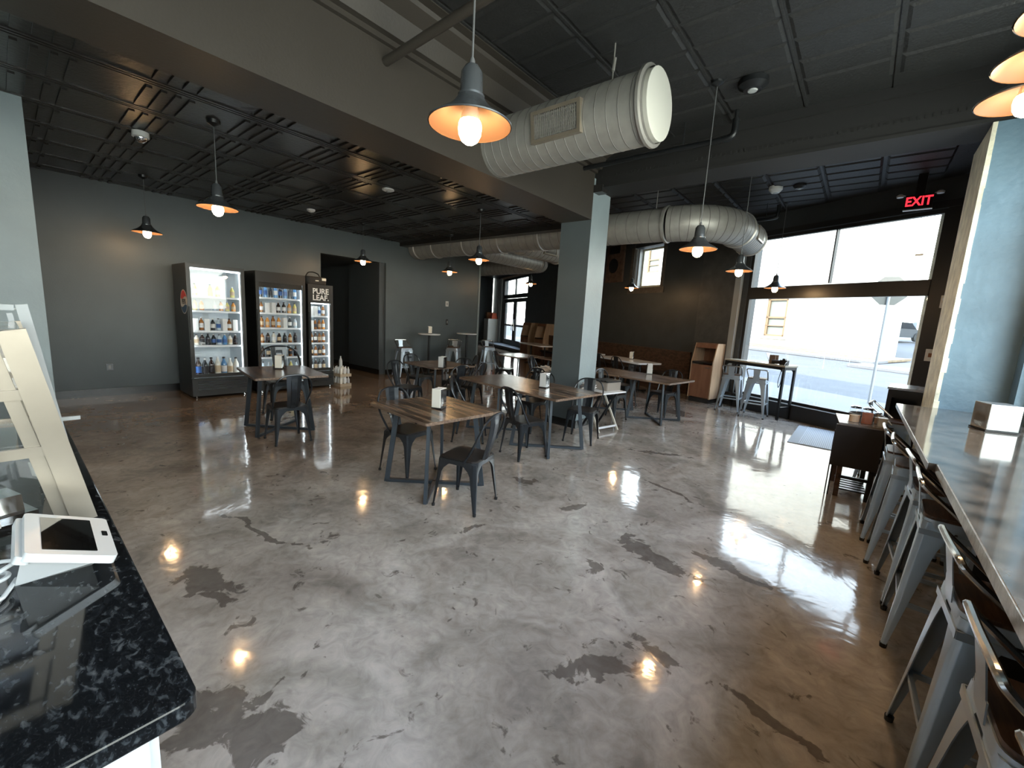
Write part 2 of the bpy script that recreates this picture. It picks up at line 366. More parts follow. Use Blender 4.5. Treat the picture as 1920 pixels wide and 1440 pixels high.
# ================================================================ SETTING
CZ = 4.03                                   # tin ceiling height
O1 = Vector((-7, 12.75, 0)); a1 = R(-26); D1 = Vector((math.cos(a1), math.sin(a1), 0)); N1 = Vector((-D1.y, D1.x, 0))
MF = basis(O1, D1, N1, (0, 0, 1))           # facade frame: x along, y outward
a2 = R(-32.1); D2 = Vector((math.cos(a2), math.sin(a2), 0)); N2 = Vector((-D2.y, D2.x, 0)); LF2 = 13.0
MD = basis(O1 - D2*LF2, D2, N2, (0, 0, 1))
def F1(s, n=0, z=0): return MF @ Vector((s, n, z))
def F2(s, n=0, z=0): return MD @ Vector((s, n, z))

bm = B(); e = F2(0, 0); f = F1(9.2, 0)
prism(bm, [(-18.2, -4), (2.4, -4), (2.4, 8.4), (f.x, f.y+.3), (O1.x, O1.y+.3), (e.x, e.y+.3), (-18.2, 19.6)], -.12, 0)
struct('floor', bm, M_floor)

# facade with storefront window and small high window
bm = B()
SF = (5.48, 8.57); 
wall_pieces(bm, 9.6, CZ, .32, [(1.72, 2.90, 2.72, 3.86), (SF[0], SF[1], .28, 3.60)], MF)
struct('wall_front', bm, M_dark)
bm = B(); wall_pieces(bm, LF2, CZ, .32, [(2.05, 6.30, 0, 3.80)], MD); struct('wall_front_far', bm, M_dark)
bm = B(); box(bm, 4.28, -.07, 0, 5.22, 0, CZ, M=MF); struct('trim_1', bm, mat('pilaster_paint', (.062, .068, .070), .5, noise=.2, nscale=5, bump=.4, bscale=15))
bm = B(); box(bm, 5.22, -.075, .0, 5.36, .02, 3.6, M=MF); struct('trim_2', bm, M_alu)
bm = B(); box(bm, -3.0, -.03, 0, 4.20, 0, 1.04, M=MF); box(bm, -3.0, -.045, 1.0, 4.2, 0, 1.06, M=MF); struct('trim_3', bm, M_brown)

# storefront window
def win(name, M, x0, x1, z0, z1, fw_, y0, y1, m, mull=(), trans=(), mw=.03, parent=None):
    w = bpy.data.objects.new(name, None); COL.objects.link(w); w['kind'] = 'structure'
    bm = B()
    for (a, b, c, d) in ((x0, x0+fw_, z0, z1), (x1-fw_, x1, z0, z1), (x0+fw_, x1-fw_, z0, z0+fw_), (x0+fw_, x1-fw_, z1-fw_, z1)): box(bm, a, y0, c, b, y1, d, M=M)
    for (x, a, b) in mull: box(bm, x-mw/2, y0, a, x+mw/2, y1, b, M=M)
    for (z, h) in trans: box(bm, x0+fw_, y0-.02, z, x1-fw_, y1, z+h, M=M)
    obj('window_frame', bm, m, w)
    bm = B(); box(bm, x0+fw_/2, (y0+y1)/2-.004, z0+fw_/2, x1-fw_/2, (y0+y1)/2+.004, z1-fw_/2, M=M); obj('window_pane', bm, M_glass, w)
    return w
win('window_1', MF, SF[0], SF[1], .28, 3.60, .06, .03, .11, M_frame, mull=((7.07, 2.60, 3.56),), trans=((2.34, .24),), mw=.022)
bm = B(); box(bm, 5.3, -.10, 0, 8.9, .03, .26, M=MF); box(bm, 5.3, -.12, .26, 8.9, .03, .29, M=MF); struct('trim_4', bm, M_frame)
bm = B(); box(bm, 5.30, -.05, 3.60, 8.9, .0, 3.70, M=MF); box(bm, 8.57, -.03, .0, 8.95, 0, 3.7, M=MF); struct('trim_5', bm, M_frame)
# small high window with deep reveal
win('window_2', MF, 1.90, 2.88, 2.74, 3.82, .05, .14, .20, M_wall_white)
bm = B(); box(bm, 1.55, -.03, 2.56, 3.02, .14, 2.72, M=MF); box(bm, 2.88, -.03, 2.72, 2.98, .14, 3.86, M=MF); box(bm, 1.6, -.03, 2.72, 1.74, .03, 3.86, M=MF); struct('trim_6', bm, mat('window_casing', (.10, .085, .07), .6, noise=.3, nscale=12))
# shutter leaf folded in the reveal
bm = B(); box(bm, 1.74, .0, 2.74, 1.80, .14, 3.82, M=MF); box(bm, 1.84, .02, 2.74, 1.90, .2, 3.82, M=MF); struct('trim_7', bm, M_alu)

# double doors
dr = bpy.data.objects.new('door_1', None); COL.objects.link(dr); dr['kind'] = 'structure'
X0, X1, ZT = 2.05, 6.30, 3.80
bm = B()
for a, b, c, d in ((X0, X0+.22, 0, ZT), (X1-.22, X1, 0, ZT), (X0, X1, ZT-.10, ZT), (X0, X1, 2.72, 2.92)): box(bm, a, .04, c, b, .16, d, M=MD)
box(bm, (X0+X1)/2-.05, .04, 2.9, (X0+X1)/2+.05, .12, ZT, M=MD); obj('door_frame', bm, M_frame, dr)
for k in range(2):
    a = X0+.22+k*(X1-X0-.44)/2; b = a+(X1-X0-.44)/2; bm = B()
    for p in ((a, a+.24, .02, 2.7), (b-.24, b, .02, 2.7), (a+.24, b-.24, .02, .48), (a+.24, b-.24, 2.5, 2.7), (a+.24, b-.24, 1.22, 1.32)): box(bm, p[0], .06, p[2], p[1], .12, p[3], M=MD)
    df = obj('door_leaf', bm, M_frame, dr)
    bm = B(); box(bm, a+.2, .085, .4, b-.2, .092, 2.6, M=MD); obj('door_pane', bm, M_glass, df)
    bm = B(); hx = b-.18 if k == 0 else a+.18
    tube(bm, [MD @ Vector(p) for p in ((hx, .06, 1.0), (hx, -.02, 1.02), (hx, -.02, 1.58), (hx, .06, 1.6))], .02); obj('door_handle', bm, M_tube, df, True)
bm = B(); box(bm, X0+.1, .09, 2.8, X1-.1, .097, ZT-.05, M=MD); obj('door_pane', bm, M_glass, dr)
bm = B()
for x, w in ((1.20, .35), (1.62, .14), (1.84, .12)): box(bm, x, -.06, 0, x+w, .02, 3.86, M=MD)
struct('trim_8', bm, M_alu)
bm = B(); box(bm, 1.5, -.02, 3.80, 6.6, .02, 3.9, M=MD); struct('trim_9', bm, M_oak)

# left wall with doorway to a dark hall
ML = basis((-9.55, -4, 0), (0, 1, 0), (-1, 0, 0), (0, 0, 1))
bm = B(); wall_pieces(bm, 13.75, CZ, .22, [(8.667, 10.35, 0, 2.85)], ML); struct('wall_left', bm, M_wall)
bm = B(); box(bm, -9.58, 9.745, 0, -9.535, 9.775, CZ); box(bm, -9.6, 9.70, 0, -9.53, 9.76, CZ); struct('trim_10', bm, M_litslate)  # sunlit wall end, its brightness painted in by the paler slate
bm = B()
for a, b in ((-4, 4.667), (6.35, 9.72)):
    box(bm, -9.55, a, 0, -9.53, b, .10); box(bm, -9.55, a, .10, -9.52, b, .13); box(bm, -9.55, a, .0, -9.515, b, .035)
struct('baseboard_left', bm, M_base)
# hall behind the doorway
bm = B(); box(bm, -13.2, 6.35, 0, -9.77, 6.55, 2.95); struct('wall_hall_right', bm, M_walldk)
bm = B(); box(bm, -11.1, 6.20, 0, -9.62, 6.35, 2.95); struct('wall_hall_return', bm, M_walldk)
bm = B(); box(bm, -13.2, 5.2, 0, -13.0, 6.35, 2.95); struct('wall_hall_back', bm, M_walldk)
bm = B(); box(bm, -13.2, 4.4, 0, -9.77, 4.55, 2.95); struct('wall_hall_left', bm, M_walldk)
bm = B(); box(bm, -14.4, 4.4, 2.86, -9.77, 6.5, 2.96); struct('ceiling_hall', bm, M_dark)
bm = B(); box(bm, -13.0, 6.34, 0, -11.1, 6.352, .12); box(bm, -11.1, 6.18, 0, -9.60, 6.2, .13); box(bm, -13.0, 5.2, 0, -12.98, 6.35, .12); struct('baseboard_hall', bm, M_base)
bm = B(); box(bm, -12.99, 6.1, 0, -12.9, 6.3, 2.9); struct('trim_11', bm, M_wall)

# near left pier at the service counter, right wall, back wall
bm = B(); box(bm, -6.6, -4, 0, -6.25, .285, CZ); struct('wall_counter', bm, M_litslate)  # window light on this pier is put into its paler paint
MR = basis((1.06, -4, 0), (0, 1, 0), (1, 0, 0), (0, 0, 1))
bm = B(); wall_pieces(bm, 9.7, CZ, .25, [(.6, 9.45, .98, 3.45)], MR); struct('wall_right', bm, M_pier)
win('window_3', MR, .6, 9.45, .98, 3.45, .07, .08, .16, mat('teal_frame', (.12, .15, .16), .4), mull=((2.9, .98, 3.45), (5.1, .98, 3.45), (7.3, .98, 3.45)), mw=.06)
bm = B(); box(bm, -18.2, -4.2, 0, 2.4, -4.0, CZ); struct('wall_back', bm, M_wall)
bm = B(); box(bm, -18.2, -4, 0, -18.0, 19.6, CZ); struct('wall_side_far', bm, M_dark)
# pier with raw plaster edge
bm = B(); box(bm, .63, 5.65, 0, 1.06, 6.5, 3.56); struct('wall_pier', bm, M_pier)
bm = B()
random.seed(3); n = 26
for k in range(n):
    z0 = k*3.56/n; z1 = (k+1)*3.56/n; j = random.uniform(-.006, .010) if z0 < 2.2 else random.uniform(-.002, .003)
    box(bm, .60, 5.645-max(0, j), z0, .632+j, 6.5, z1)
struct('trim_12', bm, M_wall_white)
bm = B(); box(bm, 1.31, 5.65, 0, 1.55, 9.2, CZ); struct('wall_right_front', bm, M_dark)

# ceilings
bm = B(); e = F2(0, 0); prism(bm, [(-18.2, 7.1), (-3.9, 7.1), (-3.9, -4), (1.4, -4), (1.6, 8.9), (O1.x, O1.y+.2), (e.x, e.y+.2), (-18.2, 19.6)], CZ, CZ+.12)
# pressed tin panels
def panel(bm, x0, y0, x1, y1, z, d=.012, ins=.035):
    a = [bm.verts.new((x, y, z)) for x, y in ((x0, y0), (x1, y0), (x1, y1), (x0, y1))]
    b = [bm.verts.new((x, y, z-d)) for x, y in ((x0+ins, y0+ins), (x1-ins, y0+ins), (x1-ins, y1-ins), (x0+ins, y1-ins))]
    for i in range(4): bm.faces.new((a[i], a[(i+1) % 4], b[(i+1) % 4], b[i]))
    bm.faces.new(b)
def tin_region(bm, xa, xb, ya, yb, px, py, x_off, y_off, clip=None, d=.014):
    k = math.ceil((xa-x_off)/px)
    while x_off+(k+1)*px <= xb+1e-6:
        x = x_off+k*px; j = math.ceil((ya-y_off)/py)
        while y_off+(j+1)*py <= yb+1e-6:
            y = y_off+j*py
            if clip is None or clip(x+px/2, y+py/2): panel(bm, x+.02, y+.008, x+px-.02, y+py-.008, CZ+.001, d, .03)
            j += 1
        box(bm, x-.012, ya, CZ-.012, x+.012, yb if clip is None else min(yb, 12.75-.4877*(x+7)-.1), CZ+.002)
        k += 1
tin_region(bm, -3.0, 1.1, -3.9, 5.62, .695, .345, -1.50, .20)
tin_region(bm, -9.6, 1.2, 6.2, 12.6, .695, .33, -1.50, .05, clip=lambda x, y: y < 12.75-.4877*(x+7)-.25, d=.03)
struct('ceiling', bm, M_tin)
# crown cove along the long beam
bm = B()
prof = [(-3.28, 3.76), (-3.24, 3.76), (-3.24, 3.80), (-3.18, 3.80), (-3.12, 3.93), (-3.0, 3.985), (-2.98, 4.01), (-2.90, 4.01), (-2.90, 4.03), (-3.28, 4.03)]
a = [bm.verts.new((x, -4, z)) for x, z in prof]; b = [bm.verts.new((x, 5.62, z)) for x, z in prof]
for i in range(len(prof)): bm.faces.new((a[i], a[(i+1) % len(prof)], b[(i+1) % len(prof)], b[i]))
struct('trim_13', bm, M_beam)
bm = B()
bm.free()

# tile ceiling on the left
bm = B(); box(bm, -9.6, -4, 3.42, -3.8, 6.85, 3.5); T = .735
k = 0
for i in range(0, 9):
    x = -4.82-T*i+T
    if x < -9.5: break
    if x < -3.9:
        for dx in (-.045, 0, .045): box(bm, x+dx-.012, -3.9, 3.408, x+dx+.012, 6.8, 3.421)
    for j in range(-5, 9):
        y = 1.11-.0+.745*j
        if y > 6.6: continue
        for dy in (-.15, -.05, .05, .15):
            xx0 = x-T+.105; xx1 = x-.105
            if xx1 > -3.85: xx1 = -3.85
            if xx0 < -9.5: xx0 = -9.5
            if xx1-xx0 > .1: box(bm, xx0, y+dy-.02, 3.402, xx1, y+dy+.02, 3.421)
struct('ceiling_left', bm, M_ceil)
bm = B(); box(bm, -9.55, 6.75, 3.33, -3.80, 6.95, CZ); struct('beam_end', bm, M_ceil)
bm = B(); box(bm, -3.80, -4, 3.13, -3.28, 5.61, CZ); struct('beam_long', bm, M_beam)
bm = B(); box(bm, -3.3, 5.655, 3.565, 1.06, 6.14, CZ); box(bm, -3.3, 5.64, 3.565, 1.06, 5.655, 3.60); box(bm, -3.2, 5.62, 3.93, 1.06, 5.655, CZ)
for k in range(70): box(bm, -3.2+k*.054, 5.648, 3.70, -3.2+k*.054+.022, 5.66, 3.73)
struct('beam_cross', bm, mat('beam_matte_black', (.012, .012, .012), .7))
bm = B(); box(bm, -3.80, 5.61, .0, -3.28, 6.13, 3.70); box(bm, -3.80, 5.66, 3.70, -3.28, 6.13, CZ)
co = struct('column', bm, [M_wall, M_litslate])
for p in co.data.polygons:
    if p.normal.x > .9: p.material_index = 1  # face toward the right windows painted paler to stand for their light
bm = B(); box(bm, -3.82, 5.59, 0, -3.26, 6.15, .12); struct('baseboard_column', bm, M_base)
bm = B(); box(bm, -3.28, 5.60, 3.50, -3.14, 5.76, 3.60); struct('trim_15', bm, M_ceil)
# roof mass above so that the building shades the near street
bm = B(); prism(bm, [(-18.6, -4.6), (2.0, -4.6), (2.0, 8.9), (O1.x, O1.y+.32), (e.x, e.y+.32), (-18.6, 19.8)], CZ+.13, CZ+1.6); struct('roof', bm, M_dark)

# ================================================================ OUTSIDE
def gz(s, n): return -.10+.045*n-.02*(max(s, -8)-6)
def slab(bm, s0, s1, n0, n1, dz=0., th=.1):
    if s0 < -8 < s1: slab(bm, s0, -8, n0, n1, dz, th); s0 = -8
    P = [(s0, n0), (s1, n0), (s1, n1), (s0, n1)]
    a = [bm.verts.new(F1(s, n, gz(s, n)+dz-th)) for s, n in P]; b = [bm.verts.new(F1(s, n, gz(s, n)+dz)) for s, n in P]
    for i in range(4): bm.faces.new((a[i], a[(i+1) % 4], b[(i+1) % 4], b[i]))
    bm.faces.new(a[::-1]); bm.faces.new(b)
bm = B(); slab(bm, -40, 60, .33, 60, -.12); struct('ground', bm, M_road)
bm = B(); slab(bm, -40, 30, .33, 4.4, -.02); struct('ground_pavement', bm, M_side)
bm = B(); slab(bm, -40, 1.5, 14.0, 15.2, .0); slab(bm, 1.5, 30, 12.0, 13.2, -.01); struct('ground_kerb', bm, M_side)
bm = B(); slab(bm, -40, 1.5, 15.2, 17.2, .02); struct('ground_verge', bm, M_ochre)
t = thing('building', 'white rendered building across the street behind the storefront glass', 'building', F1(-10, 17, .5), a1)
MO = Matrix.Translation((10, 0, -.5))
bm = B(); ops = [(-5.95, -4.65, 1.45, 3.75), (-17.2, -15.8, 6.1, 8.2), (-17.2, -15.8, 1.9, 4.2)]
wall_pieces(bm, .69, 11, .6, ops, MO, s0=-19, z0=-.5); obj('wall', bm, M_ext_white, t)
bm = B(); prism(bm, [(-19, .62), (.35, .62), (-2.5, 7), (-19, 7)], -.5, 10.9, M=MO); obj('rear_block', bm, M_ext_white, t)
for (a, b, c, d) in ops:
    bm = B()
    for p in ((a, a+.14, c, d), (b-.14, b, c, d), (a, b, d-.12, d), (a, b, c, c+.1), (a, b, (c+d)/2-.05, (c+d)/2+.05), (a, b, c+(d-c)*.28-.02, c+(d-c)*.28+.02)): box(bm, p[0], .06, p[2], p[1], .16, p[3], M=MO)
    w = obj('window', bm, M_tan, t)
    bm = B(); box(bm, a-.2, -.08, c-.16, b+.2, .1, c-.04, M=MO); obj('window_sill', bm, M_ext_white, t)
    bm = B(); box(bm, a+.1, .17, c, b-.1, .19, d, M=MO); obj('pane', bm, M_blind, w)
def pole(name, s, n, h, r, m, label, cat):
    bm = B(); tube(bm, [F1(s, n, gz(s, n)-.1), F1(s, n, gz(s, n)+h)], r, 10); return tag(obj(name, bm, m, None, True), label, cat)
t = thing('road_sign', 'back of an octagonal road sign on a tall post outside the storefront', 'sign', F1(6.2, 4.0, gz(6.2, 4.0)))
bm = B(); tube(bm, [(0, 0, -.1), (0, 0, 2.9)], .032, 10); obj('post', bm, M_grey, t, True)
bm = B(); _d = (D1*math.cos(R(35))+N1*math.sin(R(35))); _n = Vector((-_d.y, _d.x, 0)); Mo = basis((0, 0, 2.72), _d, (0, 0, 1), _n); prism(bm, [(.36*math.cos(R(22.5+45*k)), .36*math.sin(R(22.5+45*k))) for k in range(8)], .035, .045, M=Mo); obj('sign_plate', bm, mat('sign_back', (.13, .13, .115), .5), t)
bm = B(); box(bm, 8.34, .36, -.3, 8.62, .75, 4.2, M=MF); struct('trim_16', bm, M_wall_white)
# distant things seen past the building's end
t = thing('parked_car', 'dark grey car parked far down the street beyond the road sign', 'car', F1(-6.0, 32, gz(-6.0, 32)), R(52))
bm = B(); prism(bm, [(-2.1, .3), (2.1, .3), (2.15, .8), (1.2, .9), (.6, 1.4), (-1.2, 1.45), (-2.0, .95)], -.85, .85, M=basis((0, 0, 0), (1, 0, 0), (0, 0, 1), (0, -1, 0))); obj('body', bm, M_car, t)
bm = B(); prism(bm, [(1.1, .93), (.58, 1.35), (-1.15, 1.4), (-1.8, .95)], -.87, .87, M=basis((0, 0, 0), (1, 0, 0), (0, 0, 1), (0, -1, 0))); obj('windows', bm, M_screen, t)
for sx in (-1.3, 1.3):
    for sy in (-.8, .8):
        bm = B(); tube(bm, [(sx, sy-.1, .33), (sx, sy+.1, .33)], .33, 16); obj('wheel', bm, M_rub, t)
bm = B(); tube(bm, [(0, 0, -.3), (0, 0, 6.2)], .11, 8); bar(bm, (-1, 0, 5.6), (1, 0, 5.6), .1); u = tag(obj('utility_pole', bm, M_polewood), 'brown wooden utility pole far beyond the parked car', 'pole'); u.location = F1(-2.9, 24.5, gz(-2.9, 24.5)); u.rotation_euler[2] = a1
t = thing('storage_tank', 'pale round storage building beyond the parked car', 'building', F1(-5.2, 38, gz(-5.2, 38)))
bm = B(); lathe(bm, [(1.7, -.5), (1.7, 3.0), (1.5, 3.6), (0, 4.0)], 24); obj('body', bm, M_ext_white, t)
bm = B(); box(bm, -.5, -1.8, 0, .5, -1.6, 2.0); obj('door', bm, M_tan, t)
bm = B(); n = 40
va = []
for k in range(n+1):
    s = -130+k*5.5; hh = 9.5+2.6*math.sin(k*.35)+1.2*math.sin(k*1.1+1)+.8*math.sin(k*2.3)
    va.append([bm.verts.new(F1(s, 110, -2)), bm.verts.new(F1(s, 118, hh*.6)), bm.verts.new(F1(s, 132, hh)), bm.verts.new(F1(s, 160, -2))])
for k in range(n):
    for j in range(3): bm.faces.new((va[k][j], va[k+1][j], va[k+1][j+1], va[k][j+1]))
struct('ground_hills', bm, M_hill)
# facade opposite the doors
t = thing('shop_building', 'cream shop building across the street beyond the double doors', 'building', F2(-8, 16, 0), a2)
bm = B(); box(bm, -26, 0, -.6, -.5, 5, 7); o = obj('wall', bm, mat('cream_brick', (.30, .27, .2), .8, noise=.12, nscale=6), t)
for k, x in enumerate((-15.5, -9.2, -4.1)):
    bm = B(); box(bm, x, -.06, .6, x+1.6, .05, 3.6); w = obj('window', bm, M_tan, t); bm = B(); box(bm, x+.15, -.07, .8, x+1.45, -.03, 3.4); obj('pane', bm, M_blind, w)

# ================================================================ PENDANT LAMPS
def make_lamp(label, loc, ztop, group):
    """origin at the rim plane of the shade, rises to the ceiling"""
    t = thing('pendant_lamp', label, 'lamp', loc, 0, group); hh = ztop-loc[2]; D = .182
    bm = B(); prof = [(D, 0), (D+.002, .004), (.15, .028), (.11, .052), (.075, .085), (.062, .105), (.055, .115)]
    lathe(bm, prof, 40); obj('lamp_shade', bm, M_shadeout, t, True)
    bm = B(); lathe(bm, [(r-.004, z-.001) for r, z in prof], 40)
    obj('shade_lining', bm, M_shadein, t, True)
    bm = B(); lathe(bm, [(.057, .105), (.058, .12), (.050, .125), (.046, .21), (.030, .235), (.012, .24), (.0, .24)], 24); obj('socket_cup', bm, M_shadeout, t, True)
    bm = B(); lathe(bm, [(0, -.078), (.018, -.075), (.036, -.062), (.048, -.038), (.051, -.012), (.049, .008), (.044, .018), (.0, .018)], 24); obj('bulb', bm, M_bulb, t, True)
    bm = B(); lathe(bm, [(.044, .0185), (.034, .06), (.022, .10), (0, .10)], 20); obj('bulb_neck', bm, M_bulbneck, t, True)
    bm = B(); lathe(bm, [(.010, .235), (.012, .255), (.006, .27), (0, .27)], 10); tube(bm, [(0, 0, .26), (0, 0, hh-.02)], .0045, 6); obj('cord', bm, M_cord, t, True)
    bm = B(); lathe(bm, [(0, hh-.06), (.02, hh-.05), (.055, hh-.03), (.062, hh), (0, hh)], 24); obj('ceiling_canopy', bm, M_black, t, True)
    return t
GR = 'bell-shaped pendant lamps'
lamps = [
 ((-1.45, 1.38, 2.47), CZ, 'nearest pendant lamp, hanging in front of the long beam beside the capped duct'),
 ((-1.43, 4.62, 2.45), CZ, 'pendant lamp hanging below the curved duct, left of the storefront window'),
 ((-1.55, 7.02, 2.52), CZ, 'middle pendant lamp hanging against the left edge of the storefront window'),
 ((-1.41, 9.33, 2.48), CZ, 'pendant lamp hanging in front of the storefront window crossbar'),
 ((-5.248, 1.506, 2.59), 3.42, 'pendant lamp under the black tile ceiling, nearest over the floor left of the beam'),
 ((-5.23, 5.30, 2.60), 3.42, 'pendant lamp hanging in front of the duct, left of the column'),
 ((-8.45, 1.50, 2.61), 3.42, 'pendant lamp closest to the left wall above the first drinks cooler'),
 ((-8.25, 4.93, 2.65), 3.42, 'pendant lamp hanging in front of the dark doorway'),
 ((-7.36, 6.54, 2.60), 3.42, 'small pendant lamp above the white round tables'),
 ((-8.2, 10.65, 2.74), CZ, 'distant pendant lamp in front of the double doors'),
 ((-4.77, 10.45, 2.59), CZ, 'pendant lamp in front of the small high window'),
]
L0 = None
for loc, zt, lab in lamps: make_lamp(lab, loc, zt, GR)
for (x, y, z), lab in (((.437, 3.17, 2.80), 'lowest of the orange-lit pendant lamps cut by the right picture edge'),
             ((.437, 2.80, 2.80), 'middle of the three orange-lit pendant lamps at the top right edge'), ((.437, 2.43, 2.80), 'highest of the three orange-lit pendant lamps at the top right corner')):
    make_lamp(lab, (x, y, z), CZ, GR)

# ================================================================ CHAIRS AND STOOLS
def leg_bm(top, foot, sx, sy, w0, wmid, wend, n=12, sheet=.0035):
    """pressed sheet corner leg: an L section with a fluted corner that narrows from a wide shoulder to a small foot"""
    bm = B(); prev = None
    for k in range(n+1):
        t = k/n; t2 = t**1.0
        cx = top[0]+(foot[0]-top[0])*t2; cy = top[1]+(foot[1]-top[1])*t2; z = top[2]+(foot[2]-top[2])*t2
        w = wend+(wmid-wend)*(1-t)+(w0-wmid)*max(0, 1-t*3.6)**2.2
        r = min(w*.45, .022); g = .30*r
        prof = [(-w, 0), (-r, 0), (-r*.75, -g*.2), (-r*.42, -g*1.5), (-g*1.5, -r*.42), (-g*.2, -r*.75), (0, -r), (0, -w)]
        inn = [(-w, -sheet), (-r-.001, -sheet), (-r*.8, -sheet-g*.4), (-r*.5-sheet, -g*1.5-sheet), (-g*1.5-sheet, -r*.5-sheet), (-sheet-g*.4, -r*.8), (-sheet, -r-.001), (-sheet, -w)]
        P = prof+inn[::-1]
        cur = [bm.verts.new((sx*(cx+p[0]), sy*(cy+p[1]), z)) for p in P]
        if prev:
            m_ = len(P)
            for i in range(m_): bm.faces.new((prev[i], prev[(i+1) % m_], cur[(i+1) % m_], cur[i]))
        else: bm.faces.new(cur)
        prev = cur
    bm.faces.new(prev); return bm
def smooth_path(P, n=6):
    P = [Vector(p) for p in P]; out = []
    for i in range(len(P)-1):
        p0, p1, p2, p3 = P[max(i-1, 0)], P[i], P[i+1], P[min(i+2, len(P)-1)]
        for k in range(n):
            t = k/n; out.append(.5*((2*p1)+(p2-p0)*t+(2*p0-5*p1+4*p2-p3)*t*t+(3*p1-p0-3*p2+p3)*t**3))
    out.append(P[-1]); return out
def seat_bm(w, z, th, r=.05, skirt=.03):
    bm = B(); prism(bm, rrect(w, w, r), z-th, z-.004); prism(bm, rrect(w-.012, w-.012, r-.006), z-.004, z); return bm
def make_chair():
    t = thing('dining_chair', 'x', 'chair')
    bm = seat_bm(.36, .455, .012); o = obj('seat', bm, M_seat, t, True)
    bm = B(); prism(bm, rrect(.375, .375, .055), .405, .443); obj('seat_skirt', bm, M_gun, t, True)
    for sx in (1, -1):
        for sy in (1, -1):
            o = obj('leg', leg_bm((.183, .183, .430), (.215, .208, .012), sx, sy, .165, .062, .020), M_gun, t, True)
            bm = B(); lathe(bm, [(0, 0), (.014, 0), (.015, .022), (0, .022)], 10, (sx*.206, sy*.199, 0)); obj('foot_cap', bm, M_rub, o)
    half = [(-.07, .186, .428), (-.12, .195, .50), (-.19, .212, .62), (-.235, .205, .72), (-.262, .165, .80), (-.275, .095, .842), (-.279, 0, .852)]
    path = smooth_path(half+[(x, -y, z) for x, y, z in half[-2::-1]], 5)
    bm = B(); tube(bm, path, .0105, 8); obj('back_frame', bm, M_gun, t, True)
    bm = B(); rows = 10; pa = []
    for k in range(rows+1):
        u = k/rows; z = .435+(.846-.435)*u; hw = .060+(.088-.060)*u; x = -.185-.092*u-.016*math.sin(u*PI)
        cols = [-1, -.45, -.38, .38, .45, 1]; pa.append([(x+(-.006 if abs(c) < .4 and .12 < u < .82 else 0)+.012*c*c, c*hw, z) for c in cols])
    f_ = [[bm.verts.new(p) for p in r] for r in pa]; b_ = [[bm.verts.new((p[0]-.004, p[1], p[2])) for p in r] for r in pa]
    for k in range(rows):
        for j in range(5):
            bm.faces.new((f_[k][j], f_[k][j+1], f_[k+1][j+1], f_[k+1][j])); bm.faces.new((b_[k][j+1], b_[k][j], b_[k+1][j], b_[k+1][j+1]))
        bm.faces.new((f_[k][0], f_[k+1][0], b_[k+1][0], b_[k][0])); bm.faces.new((f_[k][5], b_[k][5], b_[k+1][5], f_[k+1][5]))
    for k, in ((0,), (rows,)):
        for j in range(5): bm.faces.new((f_[k][j], f_[k][j+1], b_[k][j+1], b_[k][j]))
    obj('back_panel', bm, M_gun, t, False)
    return t
chairs = [ # x, y, heading deg, label
 (-2.53, 2.52, 195, 'black metal chair nearest the camera, turned toward the near square table, back on its right'),
 (-3.52, 2.63, 6, 'black metal chair tucked in at the left end of the near square table'),
 (-5.33, 2.16, 190-14, 'black metal chair, back toward us, before the table by the drinks coolers'),
 (-6.60, 2.66, -8, 'taller black metal chair with grey-lit back panel, between the table and the coolers'),
 (-5.64, 4.16, 12, 'black metal chair left of the second table back, its dark back panel turned to us'),
 (-6.48, 5.08, 6, 'black metal chair behind the second table back, its back panel catching light'),
 (-3.92, 3.93, 38, 'black metal chair just behind the near square table, its dark back panel toward us'),
 (-5.18, 4.70, 178, 'black metal chair tucked in at the right side of the second table back'),
 (-5.71, 5.30, 280, 'black metal chair with glinting loop back at the far side of the second table'),
 (-5.26, 5.20, 200, 'black metal chair facing left behind the left tip of the double table'),
 (-6.22, 5.98, 235, 'black metal chair behind the second table, in line with the right round table'),
 (-6.50, 7.62, 25, 'black metal chair silhouetted against the bright floor before the double doors'),
 (-5.27, 7.42, 15, 'black metal chair silhouetted beside the upright menu holders left of the column'),
 (-3.02, 3.97, 74, 'black metal chair, back toward us, on the near side of the double table'),
 (-2.88, 5.12, 285, 'black metal chair at the right end of the double table, before the column'),
 (-3.70, 5.02, 262, 'black metal chair on the far long side of the double table'),
 (-4.14, 5.40, 262, 'black metal chair between the far side of the double table and the paper pile'),
 (-3.22, 6.68, 355, 'black metal chair at the left end of the back double table, behind the tray stand'),
 (-2.72, 7.78, 258, 'black metal chair on the far side of the back double table, right half'),
 (-3.60, 7.95, 262, 'black metal chair on the far side of the back double table, left half'),
 (-4.55, 9.95, 64, 'black metal chair in front of the long white table, under its middle'),
 (-5.25, 10.35, 64, 'black metal chair in front of the left end of the long white table'),
]
ch0 = make_chair()
for k, (x, y, a, lab) in enumerate(chairs):
    if k == 0: ch0.location = (x, y, 0); ch0.rotation_euler = (0, 0, R(a)); ch0['label'] = lab; ch0['group'] = 'black metal dining chairs'
    else:
        c_ = dup(ch0, (x, y, 0), R(a), lab, 'black metal dining chairs')
        if k == 3: c_.scale = (1.22, 1.3, 1.2)   # the counter-height chair by the coolers

